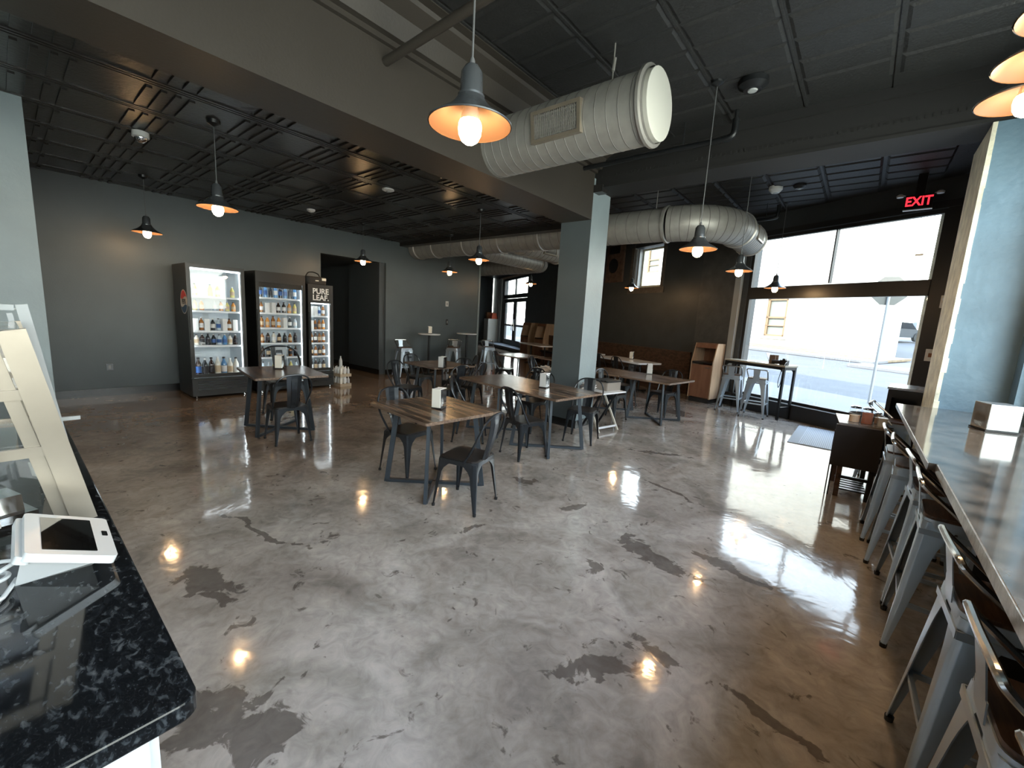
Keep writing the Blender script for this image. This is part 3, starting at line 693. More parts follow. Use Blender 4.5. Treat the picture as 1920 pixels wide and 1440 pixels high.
def make_stool():
    t = thing('bar_stool', 'x', 'stool')
    bm = B(); prism(bm, rrect(.315, .315, .045), .752, .768); obj('seat', bm, M_swood, t, True)
    bm = B(); prism(bm, rrect(.325, .325, .05), .705, .751); obj('seat_skirt', bm, M_steelgrey, t, True)
    for sx in (1, -1):
        for sy in (1, -1):
            o = obj('leg', leg_bm((.160, .160, .735), (.225, .225, .012), sx, sy, .14, .095, .022, 16), M_steelgrey, t, True)
            bm = B(); lathe(bm, [(0, 0), (.015, 0), (.017, .024), (0, .024)], 10, (sx*.212, sy*.212, 0)); obj('foot_cap', bm, M_rub, o)
    bm = B(); q = .187
    for a, b in (((q, q), (q, -q)), ((q, -q), (-q, -q)), ((-q, -q), (-q, q)), ((-q, q), (q, q))): bar(bm, (a[0], a[1], .27), (b[0], b[1], .27), .016, .022, up=(0, 0, 1))
    obj('footrest', bm, M_steelgrey, t)
    bm = B(); q = .166
    for a, b in (((q, q), (q, -q)), ((q, -q), (-q, -q)), ((-q, -q), (-q, q)), ((-q, q), (q, q))): bar(bm, (a[0], a[1], .68), (b[0], b[1], .68), .006, .03, up=(0, 0, 1))
    obj('stretcher', bm, M_steelgrey, t)
    half = [(.02, .166, .735), (-.05, .172, .80), (-.17, .178, .905), (-.192, .165, .932), (-.197, .13, .940), (-.199, 0, .940)]
    path = smooth_path(half+[(x, -y, z) for x, y, z in half[-2::-1]], 4)
    bm = B(); tube(bm, path, .0115, 8); obj('back_frame', bm, M_tube, t, True)
    bm = B()
    pp = [(-.170, .735), (-.176, .80), (-.199, .94)]
    for (x0, z0), (x1, z1) in zip(pp, pp[1:]):
        P = [(x0, -.05, z0), (x0, .05, z0), (x1, .06, z1), (x1, -.06, z1)]
        a = [bm.verts.new(p) for p in P]; b = [bm.verts.new((p[0]+.004, p[1], p[2])) for p in P]
        for i in range(4): bm.faces.new((a[i], a[(i+1) % 4], b[(i+1) % 4], b[i]))
        bm.faces.new(a[::-1]); bm.faces.new(b)
    obj('back_panel', bm, M_steelgrey, t)
    return t
stools = [
 (.535, 1.00, 3, 'bar stool nearest the camera in the bottom right corner'), (.525, 1.50, 1, 'second bar stool from the camera, its chrome back loop above the brown seat'),
 (.540, 2.14, 2, 'third bar stool from the camera, beside the black bar support'), (.535, 3.12, -2, 'fourth bar stool from the camera along the bar'),
 (.530, 3.62, 3, 'fifth bar stool from the camera along the bar'), (.470, 4.16, -3, 'sixth bar stool from the camera, its back loop over the bar edge'),
 (.435, 4.60, 0, 'last bar stool before the dark drop-leaf stand'), 
 (.37, 6.23, -8, 'bar stool hidden behind the drop-leaf stand, only its chrome loop showing'),
 (-1.97, 9.60, 92, 'grey metal stool on the left, under the tall table at the storefront'), (-1.47, 9.38, 88, 'grey metal stool on the right, under the tall table at the storefront'),
 (-9.02, 6.55, 352, 'grey metal stool left of the round table with the napkin holder'), (-8.72, 7.98, 300, 'grey metal stool right of the round table with the napkin holder'),
 (-9.06, 8.28, 310, 'grey metal stool half hidden behind another between the two round tables'), (-8.66, 9.34, 330, 'grey metal stool in front of the wall end, by the second round table'),
]
st0 = make_stool()
for k, (x, y, a, lab) in enumerate(stools):
    if k == 0: st0.location = (x, y, 0); st0.rotation_euler = (0, 0, R(a)); st0['label'] = lab; st0['group'] = 'grey metal bar stools with wooden seats'
    else: dup(st0, (x, y, 0), R(a), lab, 'grey metal bar stools with wooden seats')

# ================================================================ TABLES
def make_table(x, y, a, lx, ly, label, off=(0, 0), zt=.75, m=M_table, me=M_tedge, span=.33, top_k=.80, group='square dining tables with crossed metal bases'):
    t = thing('dining_table', label, 'table', (x, y, 0), R(a), group)
    bm = B(); prism(bm, rrect(lx, ly, .025, 4), zt-.028, zt-.001, 1); prism(bm, rrect(lx-.002, ly-.002, .024, 4), zt-.001, zt, 0)
    obj('table_top', bm, [m, me], t)
    s = span; h = .035
    for k, (fx, fy) in enumerate(((1, -1), (1, 1))):
        zb = .018 if k == 0 else .018
        A = Vector((fx*s+off[0], fy*s+off[1], 0)); Bv = Vector((-fx*s+off[0], -fy*s+off[1], 0)); c = (A+Bv)/2
        f = obj('leg_frame', (lambda bm: (bar(bm, A+Vector((0, 0, zb)), Bv+Vector((0, 0, zb)), .04, .028, up=(0, 0, 1)), bm)[1])(B()), M_tleg, t)
        for P_ in (A, Bv):
            T_ = c+(P_-c)*top_k; bm = B(); bar(bm, P_+Vector((0, 0, .004)), T_+Vector((0, 0, zt-.03)), .045, .028, up=(P_-c).cross(Vector((0, 0, 1)))); obj('leg', bm, M_tleg, t)
        bm = B(); T1, T2 = c+(A-c)*top_k*1.06, c+(Bv-c)*top_k*1.06; bar(bm, T1+Vector((0, 0, zt-.038)), T2+Vector((0, 0, zt-.038)), .04, .016, up=(0, 0, 1)); obj('top_brace', bm, M_tleg, t)
    return t
make_table(-3.13, 2.65, -4.5, .98, .87, 'nearest square brown table with a chrome napkin dispenser in the middle', off=(.09, -.05))
make_table(-6.12, 2.42, -8, 1.16, .88, 'square brown table standing in front of the drinks coolers', off=(.22, -.10))
make_table(-5.92, 5.08, -5, 1.0, .90, 'brown table second back on the left, under the duct, with a tall napkin dispenser')
ca, sa = math.cos(R(-6.9)), math.sin(R(-6.9))
make_table(-3.51-.478*ca, 4.6-.478*sa, -6.9, .953, .93, 'left half of the long pair of brown tables before the column', off=(0, -.05))
make_table(-3.51+.478*ca, 4.6+.478*sa, -6.9, .953, .93, 'right half of the long pair of brown tables before the column', off=(.05, -.10))
ca, sa = math.cos(R(-7.5)), math.sin(R(-7.5))
make_table(-3.17-.475*ca, 7.38-.475*sa, -7.5, .948, .94, 'left half of the back pair of brown tables, right of the column')
make_table(-3.17+.475*ca, 7.38+.475*sa, -7.5, .948, .94, 'right half of the back pair of brown tables, nearer the trash cabinet')
make_table(-6.55, 8.2, -9, .95, .9, 'brown table with a pale sheen standing toward the double doors')
make_table(-5.42, 8.55, -9, .95, .9, 'brown table left of the column holding two upright card holders')
def white_table(s, lab, w=1.8):
    p = F1(s, -1.05); t = thing('dining_table', lab, 'table', (p.x, p.y, 0), a1, 'white tables along the brown wainscot')
    bm = B(); prism(bm, rrect(w, .75, .05, 4), .71, .75); obj('table_top', bm, M_wtop, t, True)
    for sx in (-.5, .5):
        bm = B(); box(bm, sx*w*.6-.25, -.02, 0, sx*w*.6+.25, .02, .03); box(bm, sx*w*.6-.02, -.25, 0, sx*w*.6+.02, .25, .03); tube(bm, [(sx*w*.6, 0, .02), (sx*w*.6, 0, .71)], .03, 12); obj('pedestal', bm, M_black, t, True)
    return t
white_table(3.05, 'long white table against the brown wainscot right of the column')
white_table(.75, 'white table end just showing beside the right face of the column')
white_table(-2.0, 'white table far left of the column near the double doors')
# booth bench along the wainscot
t = thing('booth_bench', 'dark wall bench under the brown wainscot behind the white tables', 'bench', F1(0.5, -.045), a1)
bm = B(); box(bm, -3.4, -.42, .40, 3.4, 0, .47); obj('seat', bm, mat('bench_seat', (.03, .022, .018), .5), t); bm = B(); box(bm, -3.4, -.36, 0, 3.4, -.02, .40); obj('plinth', bm, M_brown, t)
# round high tables
def round_high(x, y, z, lab):
    t = thing('round_high_table', lab, 'table', (x, y, 0), 0, 'white round high tables'); bm = B(); lathe(bm, [(0, z-.03), (.29, z-.03), (.305, z-.015), (.30, z), (0, z)], 40); obj('table_top', bm, M_wtop, t, True)
    bm = B(); tube(bm, [(0, 0, .03), (0, 0, z-.03)], .03, 14); obj('pole', bm, M_black, t, True)
    bm = B(); lathe(bm, [(0, 0), (.24, 0), (.24, .012), (.06, .03), (0, .035)], 30); obj('base', bm, M_black, t, True); return t
round_high(-9.02, 7.36, 1.115, 'white round high table holding a napkin holder by the left wall')
round_high(-9.12, 8.86, 1.13, 'empty white round high table beside the wall end')
# tall table at the storefront
t = thing('high_table', 'tall narrow table with dark frame in front of the storefront window', 'table', (-1.56, 9.79, 0), a1)
bm = B(); box(bm, -.66, -.19, 1.02, .66, .19, 1.05); obj('table_top', bm, mat('pale_top', (.42, .38, .30), .25), t)
for sx in (-1, 1):
    for sy in (-1, 1):
        bm = B(); box(bm, sx*.63-.02, sy*.16-.02, 0, sx*.63+.02, sy*.16+.02, .97)
        for k in range(6):
            aa = R(90*k/5); 
        prism(bm, [(0, 0)]+[(.09-.09*math.sin(R(90*k/6)), .09-.09*math.cos(R(90*k/6))) for k in range(7)][::-1], -.008, .008, M=basis((sx*.61, sy*.16, .97), (-sx, 0, 0), (0, 0, -1), (0, 1, 0)))
        obj('leg', bm, M_black, t)
bm = B()
for sy in (-1, 1): box(bm, -.65, sy*.16-.02, .965, .65, sy*.16+.02, 1.02)
for sx in (-1, 1): box(bm, sx*.63-.02, -.16, .965, sx*.63+.02, .16, 1.02); box(bm, sx*.63-.015, -.15, .22, sx*.63+.015, .15, .25)
obj('frame', bm, M_black, t)

# ================================================================ TABLE-TOP THINGS
def napkin(x, y, z, a, lab, face=M_cream, sc=1.0):
    t = thing('napkin_dispenser', lab, 'napkin dispenser', (x, y, z), R(a), 'chrome napkin dispensers'); w, d, h = .10*sc, .115*sc, .19*sc
    bm = B(); box(bm, -w/2, -d/2, .012, w/2, d/2, h); o = bevel(obj('body', bm, M_chrome, t))
    for s in (-1, 1): 
        bm = B(); box(bm, -w/2+.006, s*(d/2+.001), .016, w/2-.006, s*(d/2+.007), h+.006); obj('face_plate', bm, face, t)
    bm = B(); box(bm, w/2, -d*.30, .03, w/2+.003, d*.30, h-.02); box(bm, w/2+.002, -d*.16, .05, w/2+.005, d*.16, h-.04); obj('side_plate', bm, M_chrome, t)
    bm = B(); box(bm, -w/2+.012, -d/2+.015, h+.0005, w/2-.012, d/2-.015, h+.004); obj('napkins', bm, M_paper, t)
    bm = B(); box(bm, -w/2-.004, -d/2-.004, 0, w/2+.004, d/2+.004, .012); obj('base', bm, M_blackp, t); return t
napkin(-3.07, 2.645, .75, 22, 'chrome napkin dispenser on the nearest square table')
napkin(-6.38, 2.50, .75, 52, 'chrome napkin dispenser with cream face on the table by the coolers')
napkin(-3.22, 4.62, .75, 10, 'white-faced napkin dispenser on the right half of the long double table', M_white)
napkin(-5.42, 4.72, .75, 22, 'white-faced napkin dispenser on the second table back', M_white)
napkin(-3.03, 7.90-.12, .75, 28, 'napkin dispenser on the back pair of tables', M_white)
p = F1(3.0, -.85); napkin(p.x, p.y, .75, 10, 'napkin dispenser on the long white table', M_cream)
napkin(-9.00, 7.36, 1.115, 60, 'cream napkin holder on the white round high table')
napkin(-5.62, 8.45, .75, 15, 'cream upright holder on the table left of the column')
napkin(-5.42, 8.32, .75, 15, 'pale upright holder with a printed card beside the column edge', M_white)
def tag1(name, bm, m, label, cat, group=None, smooth=False, loc=None, rz=0):
    o = obj(name, bm, m, None, smooth); tag(o, label, cat, group)
    if loc: o.location = loc; o.rotation_euler = (0, 0, rz)
    return o
# camera with strap, caddy, papers on the tall table
p = Vector((-1.56, 9.79, 1.05)); q = p+D1*.50
t = thing('camera', 'black camera with a long lens and hanging strap on the tall storefront table', 'camera', q, a1)
bm = B(); box(bm, -.07, -.03, 0, .07, .05, .095); prism(bm, [(-.03, .095), (.03, .095), (.02, .125), (-.02, .125)], -.03, .03, M=basis((0, .01, 0), (1, 0, 0), (0, 0, 1), (0, -1, 0))); bevel(obj('body', bm, M_blackp, t))
bm = B(); tube(bm, [(-.05, -.03, .05), (-.19, -.06, .045)], [.036, .04], 18); obj('lens', bm, M_rub, t, True)
bm = B(); tube(bm, smooth_path([(.07, 0, .08), (.10, -.12, .02), (.11, -.205, -.08), (.08, -.212, -.30), (.10, -.215, -.42), (.13, -.21, -.30), (.13, -.20, -.06), (.09, -.08, .07)], 5), .006, 6); obj('strap', bm, M_blackp, t, True)
q = p+D1*.26+N1*.05; t = thing('menu_caddy', 'small metal caddy with cards on the tall storefront table', 'caddy', q, a1)
bm = B(); box(bm, -.06, -.05, 0, .06, -.04, .17); box(bm, -.06, .04, 0, .06, .05, .17); box(bm, -.06, -.05, 0, .06, .05, .015); obj('holder', bm, mat('bronze', (.20, .14, .10), .4, metal=.6), t)
bm = B(); bar(bm, (-.06, 0, .03), (-.14, 0, .20), .10, .006); obj('card', bm, M_paper, t)
bm = B(); box(bm, -.14, -.08, 0, .12, .09, .005); box(bm, -.10, -.05, .005, .10, .10, .009); tag1('papers', bm, M_paper, 'loose flat papers on the left of the tall storefront table', 'papers', loc=p+D1*-.05+N1*.02, rz=a1+.2)

# tray stand, box, napkin piles by the column
t = thing('tray_stand', 'folding stand with white crossed legs right of the column', 'stand', (-3.02, 5.90, 0), R(-12))
bm = B(); box(bm, -.20, -.36, .60, .24, .30, .622); bevel(obj('top', bm, M_wtop, t))
for y in (-.22, .22):
    f_ = None
    for s in (1, -1):
        bm = B(); bar(bm, (s*.20, y*(1 if s > 0 else .85), 0), (-s*.16, y*(1 if s > 0 else .85), .60), .03, .018, up=(0, 1, 0)); obj('leg', bm, mat('ivory_paint', (.62, .58, .48), .4) if s > 0 else M_blackp, t)
bm = B(); bar(bm, (.165, -.22, .07), (.165, .22, .07), .012, .03, up=(0, 0, 1)); obj('crossbar', bm, M_wtop, t)
t = thing('box', 'grey storage box with a dark lid on the folding stand', 'box', (-3.02, 6.05, .622), R(-12))
bm = B(); prism(bm, rrect(.30, .34, .02), 0, .13); obj('body', bm, mat('taupe_box', (.26, .23, .20), .5), t); bm = B(); prism(bm, rrect(.315, .355, .02), .13, .15)
for k in range(4): box(bm, -.13+k*.075, -.18, .15, -.10+k*.075, .18, .158)
obj('lid', bm, M_blackp, t)
def heap(x, y, z, n, lab, r=.10):
    random.seed(n); bm = B()
    for k in range(n):
        a = random.uniform(0, 2*PI); rr = random.uniform(0, r); w = random.uniform(.05, .08)
        M = Matrix.Translation((rr*math.cos(a), rr*math.sin(a), .012+.07*(k/n)*(1-rr/r*.6))) @ Matrix.Rotation(random.uniform(-.5, .5), 4, 'X') @ Matrix.Rotation(random.uniform(-.5, .5), 4, 'Y') @ Matrix.Rotation(a, 4, 'Z')
        box(bm, -w, -w*.7, -.004, w, w*.7, .004, M=M)
    return tag1('napkin_pile', bm, M_paper, lab, 'napkins', 'loose piles of white napkins', loc=(x, y, z))
heap(-3.16, 5.70, .634, 22, 'crumpled pile of white napkins at the foot of the column, right side')
t = thing('side_table', 'low dark side table at the left side of the column', 'table', (-4.22, 6.25, 0), 0)
bm = B(); box(bm, -.25, -.3, .70, .25, .3, .73); obj('top', bm, M_blackp, t)
for sx in (-.2, .2):
    for sy in (-.25, .25): bm = B(); box(bm, sx-.02, sy-.02, 0, sx+.02, sy+.02, .70); obj('leg', bm, M_blackp, t)
heap(-4.30, 6.16, .742, 34, 'heap of white papers left of the column', .16)

# ================================================================ DRINKS COOLERS
def bottle(bm, x, y, z, r, h, kind, lab, cap=2):
    lathe(bm, [(0, z), (r, z+.004), (r, z+h*.22), (r*1.01, z+h*.22), (r*1.01, z+h*.55), (r, z+h*.55), (r*.95, z+h*.66), (r*.42, z+h*.84), (r*.36, z+h*.92), (r*.46, z+h*.92), (r*.46, z+h), (0, z+h)], 12, (x, y, 0),
          mis=[0, 0, 1, 1, 1, 0, 0, 0, 2, 2, 2])
ORD = ['first', 'second', 'third', 'fourth', 'fifth', 'sixth', 'seventh', 'eighth']
def cooler(y0, y1, zt, label, name, shelves, header=0., grille=.34, pocket=None):
    xf, xb = -8.54, -9.36; t = thing('drinks_cooler', label, 'cooler', ((xf+xb)/2, (y0+y1)/2, 0)); w = (y1-y0)/2; d = (xf-xb)/2; z0 = .035
    bm = B()
    box(bm, -d, -w, z0, d-.06, -w+.04, zt); box(bm, -d, w-.04, z0, d-.06, w, zt); box(bm, -d, -w+.04, z0, -d+.04, w-.04, zt)
    box(bm, -d+.04, -w+.04, zt-.05, d-.06, w-.04, zt); box(bm, -d+.04, -w+.04, z0, d-.06, w-.04, grille); obj('cabinet', bm, M_cool, t)
    bm = B(); zi0, zi1 = grille+.001, zt-.051-header
    box(bm, -d+.041, -w+.041, zi0, -d+.047, w-.041, zi1); box(bm, -d+.05, -w+.041, zi0, d-.08, -w+.046, zi1); box(bm, -d+.05, w-.046, zi0, d-.08, w-.041, zi1); box(bm, -d+.05, -w+.05, zi0, d-.08, w-.05, zi0+.006); obj('liner', bm, M_coolin, t)
    bm = B(); box(bm, -d+.30, -w+.055, zi1-.03, d-.14, -w+.2, zi1-.012) if False else box(bm, d-.13, -w+.06, zi1-.035, d-.10, w-.06, zi1-.015)
    box(bm, d-.085, -w+.048, zi0+.05, d-.072, -w+.062, zi1-.03); box(bm, d-.085, w-.062, zi0+.05, d-.072, w-.048, zi1-.03); obj('light_strip', bm, M_led, t)
    # door
    bm = B(); fx0, fx1 = d-.055, d
    for p in ((-w, -w+.055), (w-.055, w)): box(bm, fx0, p[0], grille+.02, fx1, p[1], zt)
    box(bm, fx0, -w+.055, grille+.02, fx1, w-.055, grille+.075); box(bm, fx0, -w+.055, zt-.06-header, fx1, w-.055, zt); dr_ = obj('door', bm, M_coolf, t)
    bm = B(); box(bm, d-.03, -w+.05, grille+.07, d-.024, w-.05, zt-.05-header); obj('door_glass', bm, M_glass, dr_)
    bm = B(); box(bm, fx1, -w+.01, 1.0, fx1+.03, -w+.03, 1.55); obj('door_handle', bm, M_cool, dr_)
    bm = B(); box(bm, d-.05, -w, .04, d-.004, w, grille)
    gr_ = obj('grille', bm, M_coolf, t); bm = B()
    for k in range(4): box(bm, d-.01, -w+.08, .145+k*.042, d-.002, w-.03, .168+k*.042)
    obj('grille_slots', bm, M_base, gr_)
    for sx in (-1, 1):
        for sy in (-1, 1): bm = B(); lathe(bm, [(0, 0), (.018, 0), (.012, .015), (.012, .04), (0, .04)], 8, (sx*(d-.05), sy*(w-.06), 0)); obj('foot', bm, M_chrome, t)
    for k, z in enumerate([s[0] for s in shelves]):
        if z > grille+.05:
            bm = B(); box(bm, -d+.06, -w+.06, z-.012, d-.10, w-.06, z-.004); sh = obj('shelf', bm, M_coolin, t)
            bm = B(); box(bm, d-.10, -w+.06, z-.03, d-.09, w-.06, z+.002); obj('shelf_edge', bm, M_shelf, sh)
    px, py = t.location.x, t.location.y
    for si, (z, kinds, n, r, h) in enumerate(shelves):
        W_ = 2*w-.18
        for i in range(n):
            if kinds[i % len(kinds)] is None: continue
            kd, lb = kinds[i % len(kinds)]; yy = -W_/2+W_*(i+.5)/n
            bm = B(); hh = h*random.uniform(.94, 1.04)
            if kd == 'carton': box(bm, -r*1.1, -r*1.1, 0, r*1.1, r*1.1, hh*.9, 1)
            else:
                bottle(bm, 0, 0, 0, r, hh, kd, lb)
            o = obj('bottle' if kd != 'carton' else 'drink_carton', bm, [M_bl.get(kd, M_white), M_lab[lb], M_lab['white'] if i % 2 else M_lab['black']], None, True)
            o.location = (px+d-.17, py+yy, z+.001 if z > grille+.05 else z); o.rotation_euler = (0, 0, random.uniform(-.3, .3))
            sname = ['top', 'second', 'third', 'fourth', 'fifth', 'bottom'][si] if si < len(shelves)-1 else 'bottom'
            colr = dict(cola='dark cola', water='clear water', blue='blue', orange='orange', tea='amber tea', lemon='yellow', green='green', dark='dark', milk='creamy', carton='white').get(kd, kd)
            tag(o, f'{ORD[i]} drink from left, {sname} shelf of {name}, {colr} with {lb} label', 'bottle' if kd != 'carton' else 'carton', f'drinks on the {sname} shelf of the {name}')
    return t, w, d
random.seed(5)
c1, w1, d1 = cooler(1.96, 2.80, 2.245, 'left of the three black glass-door drinks coolers, with a round logo on its side', 'left cooler', [
 (1.73, [('lemon', 'white'), None, ('lemon', 'tan')], 6, .035, .20), (1.49, [('lemon', 'tan'), ('orange', 'tan'), None, ('water', 'white'), ('orange', 'white')], 7, .034, .17),
 (1.15, [('carton', 'white'), ('tea', 'white'), ('carton', 'white'), ('dark', 'white'), ('water', 'blue')], 8, .034, .22), (.90, [('milk', 'tan'), ('cola', 'black'), ('dark', 'black'), ('dark', 'blue'), ('water', 'blue'), ('blue', 'blue')], 8, .036, .19),
 (.350, [('cola', 'blue'), ('dark', 'black'), ('cola', 'black'), ('milk', 'tan'), ('blue', 'white'), ('milk', 'tan'), ('milk', 'white'), ('water', 'white')], 7, .045, .33)])
c2, w2, d2 = cooler(2.975, 3.86, 2.245, 'middle black glass-door drinks cooler with a round logo on its door', 'middle cooler', [
 (1.78, [('dark', 'blue'), ('blue', 'blue'), ('dark', 'black'), ('blue', 'white')], 8, .033, .24), (1.50, [('tea', 'white'), ('carton', 'white'), ('carton', 'white'), ('cola', 'white'), ('cola', 'white'), ('orange', 'tan'), ('lemon', 'tan')], 7, .036, .21),
 (1.22, [('tea', 'tan'), ('orange', 'tan'), ('tea', 'tan'), ('orange', 'white'), ('carton', 'white'), ('dark', 'white'), ('water', 'white')], 7, .036, .21), (.93, [('tea', 'tan'), ('cola', 'black'), ('milk', 'white'), ('cola', 'tan'), ('dark', 'black')], 7, .036, .20),
 (.66, [('cola', 'black'), ('dark', 'tan'), ('tea', 'black')], 7, .036, .20), (.350, [('water', 'white'), ('water', 'white'), ('lemon', 'white')], 7, .036, .22)], header=.13)
c3, w3, d3 = cooler(3.91, 4.42, 2.10, 'right, narrowest black drinks cooler with white lettering on its header', 'narrow cooler', [
 (1.48, [('carton', 'white'), ('carton', 'white'), ('water', 'blue'), ('tea', 'white')], 4, .034, .21), (1.20, [('carton', 'white'), ('tea', 'black'), ('tea', 'tan'), ('orange', 'white')], 4, .034, .21),
 (.93, [('tea', 'white'), ('cola', 'white'), ('tea', 'tan')], 4, .034, .21), (.66, [('cola', 'tan'), ('tea', 'white')], 4, .034, .21), (.350, [('dark', 'white'), ('cola', 'tan')], 4, .034, .23)], header=.30)
# round logo on the side of the left cooler and on the door of the middle one
def logo(parent, M, r, name='emblem'):
    bm = B(); n = 48
    def seg(f0, f1, mi, z):
        pts = []
        ys = [(-1+2*k/20) for k in range(21)]
        top, bot = [], []
        for k in range(33):
            x = -1+2*k/32; c = math.sqrt(max(0, 1-x*x)); a = min(c, max(-c, f1(x))); b = min(c, max(-c, f0(x))); top.append((x, a)); bot.append((x, b))
        for k in range(32):
            q = [bot[k], bot[k+1], top[k+1], top[k]]
            if abs(q[2][1]-q[1][1])+abs(q[3][1]-q[0][1]) < 1e-4: continue
            vs = [bm.verts.new(M @ Vector((x*r, y*r, z))) for x, y in q]
            try: bm.faces.new(vs).material_index = mi
            except Exception: pass
    prism(bm, [(1.08*r*math.cos(2*PI*k/n), 1.08*r*math.sin(2*PI*k/n)) for k in range(n)], 0, .001, 2, M)
    wv = lambda x: .12*math.sin(x*3.0)
    seg(lambda x: .36+wv(x), lambda x: 2, 0, .002); seg(lambda x: -2, lambda x: -.36+wv(x)*1.0, 1, .002)
    e = obj(name, bm, [M_logored, M_logoblue, M_logowhite], parent)
    text('lettering', 'PEPSI', r*.58, M_blackp, e, M @ Matrix.Translation((0, 0, .003)), .001, r*.02, .95)
logo(c1, basis((.20, -w1-.001, 1.62), (1, 0, 0), (0, 0, 1), (0, -1, 0)), .185)
logo(c2, basis((d2-.018, .02, 2.02), (0, 1, 0), (0, 0, 1), (1, 0, 0)), .075)
text('lettering', 'PURE\nLEAF.', .15, M_logowhite, c3, basis((d3+.002, .0, 1.90), (0, 1, 0), (0, 0, 1), (1, 0, 0)), .002, .004, .95)
bm = B(); box(bm, d2-.02, -w2+.06, 1.96, d2-.015, w2-.06, 2.06); obj('header_strip', bm, mat('smoked_header', (.05, .045, .04), .15), c2)
# bag on the narrow cooler
t = thing('bag', 'black carrying bag with a handle on top of the narrow right cooler', 'bag', (-8.80, 4.14, 2.10), R(4))
bm = B(); prism(bm, rrect(.30, .44, .07), 0, .16); bevel(obj('body', bm, mat('black_cloth', (.03, .028, .026), .8), t), .03, 3)
bm = B(); tube(bm, smooth_path([(0, -.16, .15), (0, -.10, .235), (0, .0, .25), (0, .10, .225), (0, .15, .15)], 5), .011, 8); obj('handle', bm, M_blackp, t, True)
bm = B(); box(bm, .145, .10, .09, .156, .19, .14); box(bm, .145, -.04, .07, .156, .03, .09); obj('label_patch', bm, M_cream, t)
# crates beside the coolers
for k, z in enumerate((0, .21)):
    t = thing('drink_crate', ['lower', 'upper'][k]+' case of bottled drinks stacked right of the coolers', 'crate', (-8.62, 4.62, z), R(3), 'cases of drinks beside the coolers')
    bm = B(); box(bm, -.20, -.13, 0, .20, .13, .06); obj('tray', bm, mat('crate_tan', (.55, .45, .32), .7), t)
    for i in range(4):
        for j in range(3): bm = B(); lathe(bm, [(0, .06), (.03, .061), (.03, .14), (.012, .18), (.014, .205), (0, .205)], 10, (-.15+i*.1, -.085+j*.085, 0)); obj('bottle', bm, [M_bl['milk'], M_lab['white'], M_white][(i+j) % 3], t, True)
bm = B(); lathe(bm, [(0, 0), (.035, 0), (.035, .11), (.03, .14), (.012, .19), (.014, .22), (0, .22)], 14); tag1('bottle', bm, M_white, 'single white bottle on top of the stacked drink cases', 'bottle', smooth=True, loc=(-8.62, 4.62, .416))

# ================================================================ TRASH CABINETS
def trash(x, y, a, lab, w=.50, h=1.34):
    t = thing('trash_cabinet', lab, 'trash cabinet', (x, y, 0), R(a), 'wooden tray-return trash cabinets'); d = .58
    prof = [(0, .10), (0, .92), (.13, h), (d, h), (d, .10)]
    for s, xx in ((-1, 0), (1, w-.02)): 
        bm = B(); prism(bm, prof, 0, .02, M=basis((xx, 0, 0), (0, 1, 0), (0, 0, 1), (1, 0, 0))); obj('side_panel', bm, M_oak, t)
    bm = B(); box(bm, .02, d-.02, .1, w-.02, d, h-.02); obj('back_panel', bm, M_trash, t)
    bm = B(); box(bm, .02, .13, h-.05, w-.02, d, h); bar(bm, (w/2, .13, h-.025), (w/2, .10, h-.11), w-.04, .02, up=(0, 1, 0)); obj('hood', bm, M_trash, t)
    bm = B(); box(bm, .02, .0, .89, w-.02, d-.02, .92); obj('ledge', bm, M_blackp, t)
    bm = B(); box(bm, .025, .0, .12, w-.025, .02, .86); dd = obj('door', bm, M_trash, t)
    bm = B(); tube(bm, [(w-.16, -.02, .80), (w-.05, -.02, .80)], .009, 8); obj('handle', bm, M_chrome, dd)
    bm = B(); box(bm, .02, .03, 0, w-.02, d-.02, .10); obj('kick_base', bm, M_base, t)
trash(-2.945, 10.0, -10, 'cherry wood trash cabinet with a slanted hood beside the storefront window')
trash(-10.45, 14.05, -18, 'dark wooden trash cabinet seen left of the column near the double doors', .6, 1.5)
trash(-11.75, 14.75, -14, 'second dark wooden trash cabinet, further left beside the double doors', .55, 1.5)

# cabinet and boxes in the far alcove
p = F2(1.05, -.35); t = thing('storage_cabinet', 'pale grey narrow cabinet in the far alcove behind the wall end', 'cabinet', (p.x, p.y, 0), a2)
bm = B(); box(bm, -.5, -.3, .05, .5, .3, 1.55); obj('body', bm, M_cab, t); bm = B(); box(bm, -.48, -.32, .1, .48, -.30, 1.5); obj('door', bm, M_cab, t); bm = B(); box(bm, -.48, -.28, 0, .48, .28, .05); obj('plinth', bm, M_base, t)
bm = B(); box(bm, -.30, -.16, 0, .30, .16, .17); box(bm, -.25, -.13, .17, .25, .13, .34); tag1('basket', bm, M_redbox, 'orange-red stacked baskets on the grey cabinet in the far alcove', 'basket', loc=(p.x+.15, p.y, 1.55), rz=a2)
bm = B(); box(bm, -.2, -.2, 0, .2, .2, .38); tag1('cardboard_box', bm, M_card, 'brown box behind the orange-red baskets on the grey cabinet', 'box', loc=(p.x-.45*.8+.03, p.y+.45*.5-.02, 1.55), rz=a2)

# ================================================================ SERVICE COUNTER (left)
t = thing('service_counter', 'white counter base with a speckled black granite top at the lower left', 'counter')
bm = B(); xe = -.825; ye = .172
pts = [(-6.24, ye), (-6.24, -.62), (xe, -.62)]+[(xe-.03+.03*math.cos(R(k*15)), ye-.03+.03*math.sin(R(k*15))) for k in range(7)]
prism(bm, pts, .912, .95); bevel(obj('granite_top', bm, M_gran, t), .004)
bm = B(); box(bm, -6.23, -.58, .09, -.852, .115, .911); obj('cabinet_body', bm, M_white, t)
bm = B(); box(bm, -.852, -.54, .12, -.838, .10, .905); box(bm, -.838, -.49, .17, -.833, .045, .85); obj('end_panel', bm, M_white, t)
bm = B(); box(bm, -6.23, -.56, 0, -.89, .07, .09); obj('kick_base', bm, M_base, t)
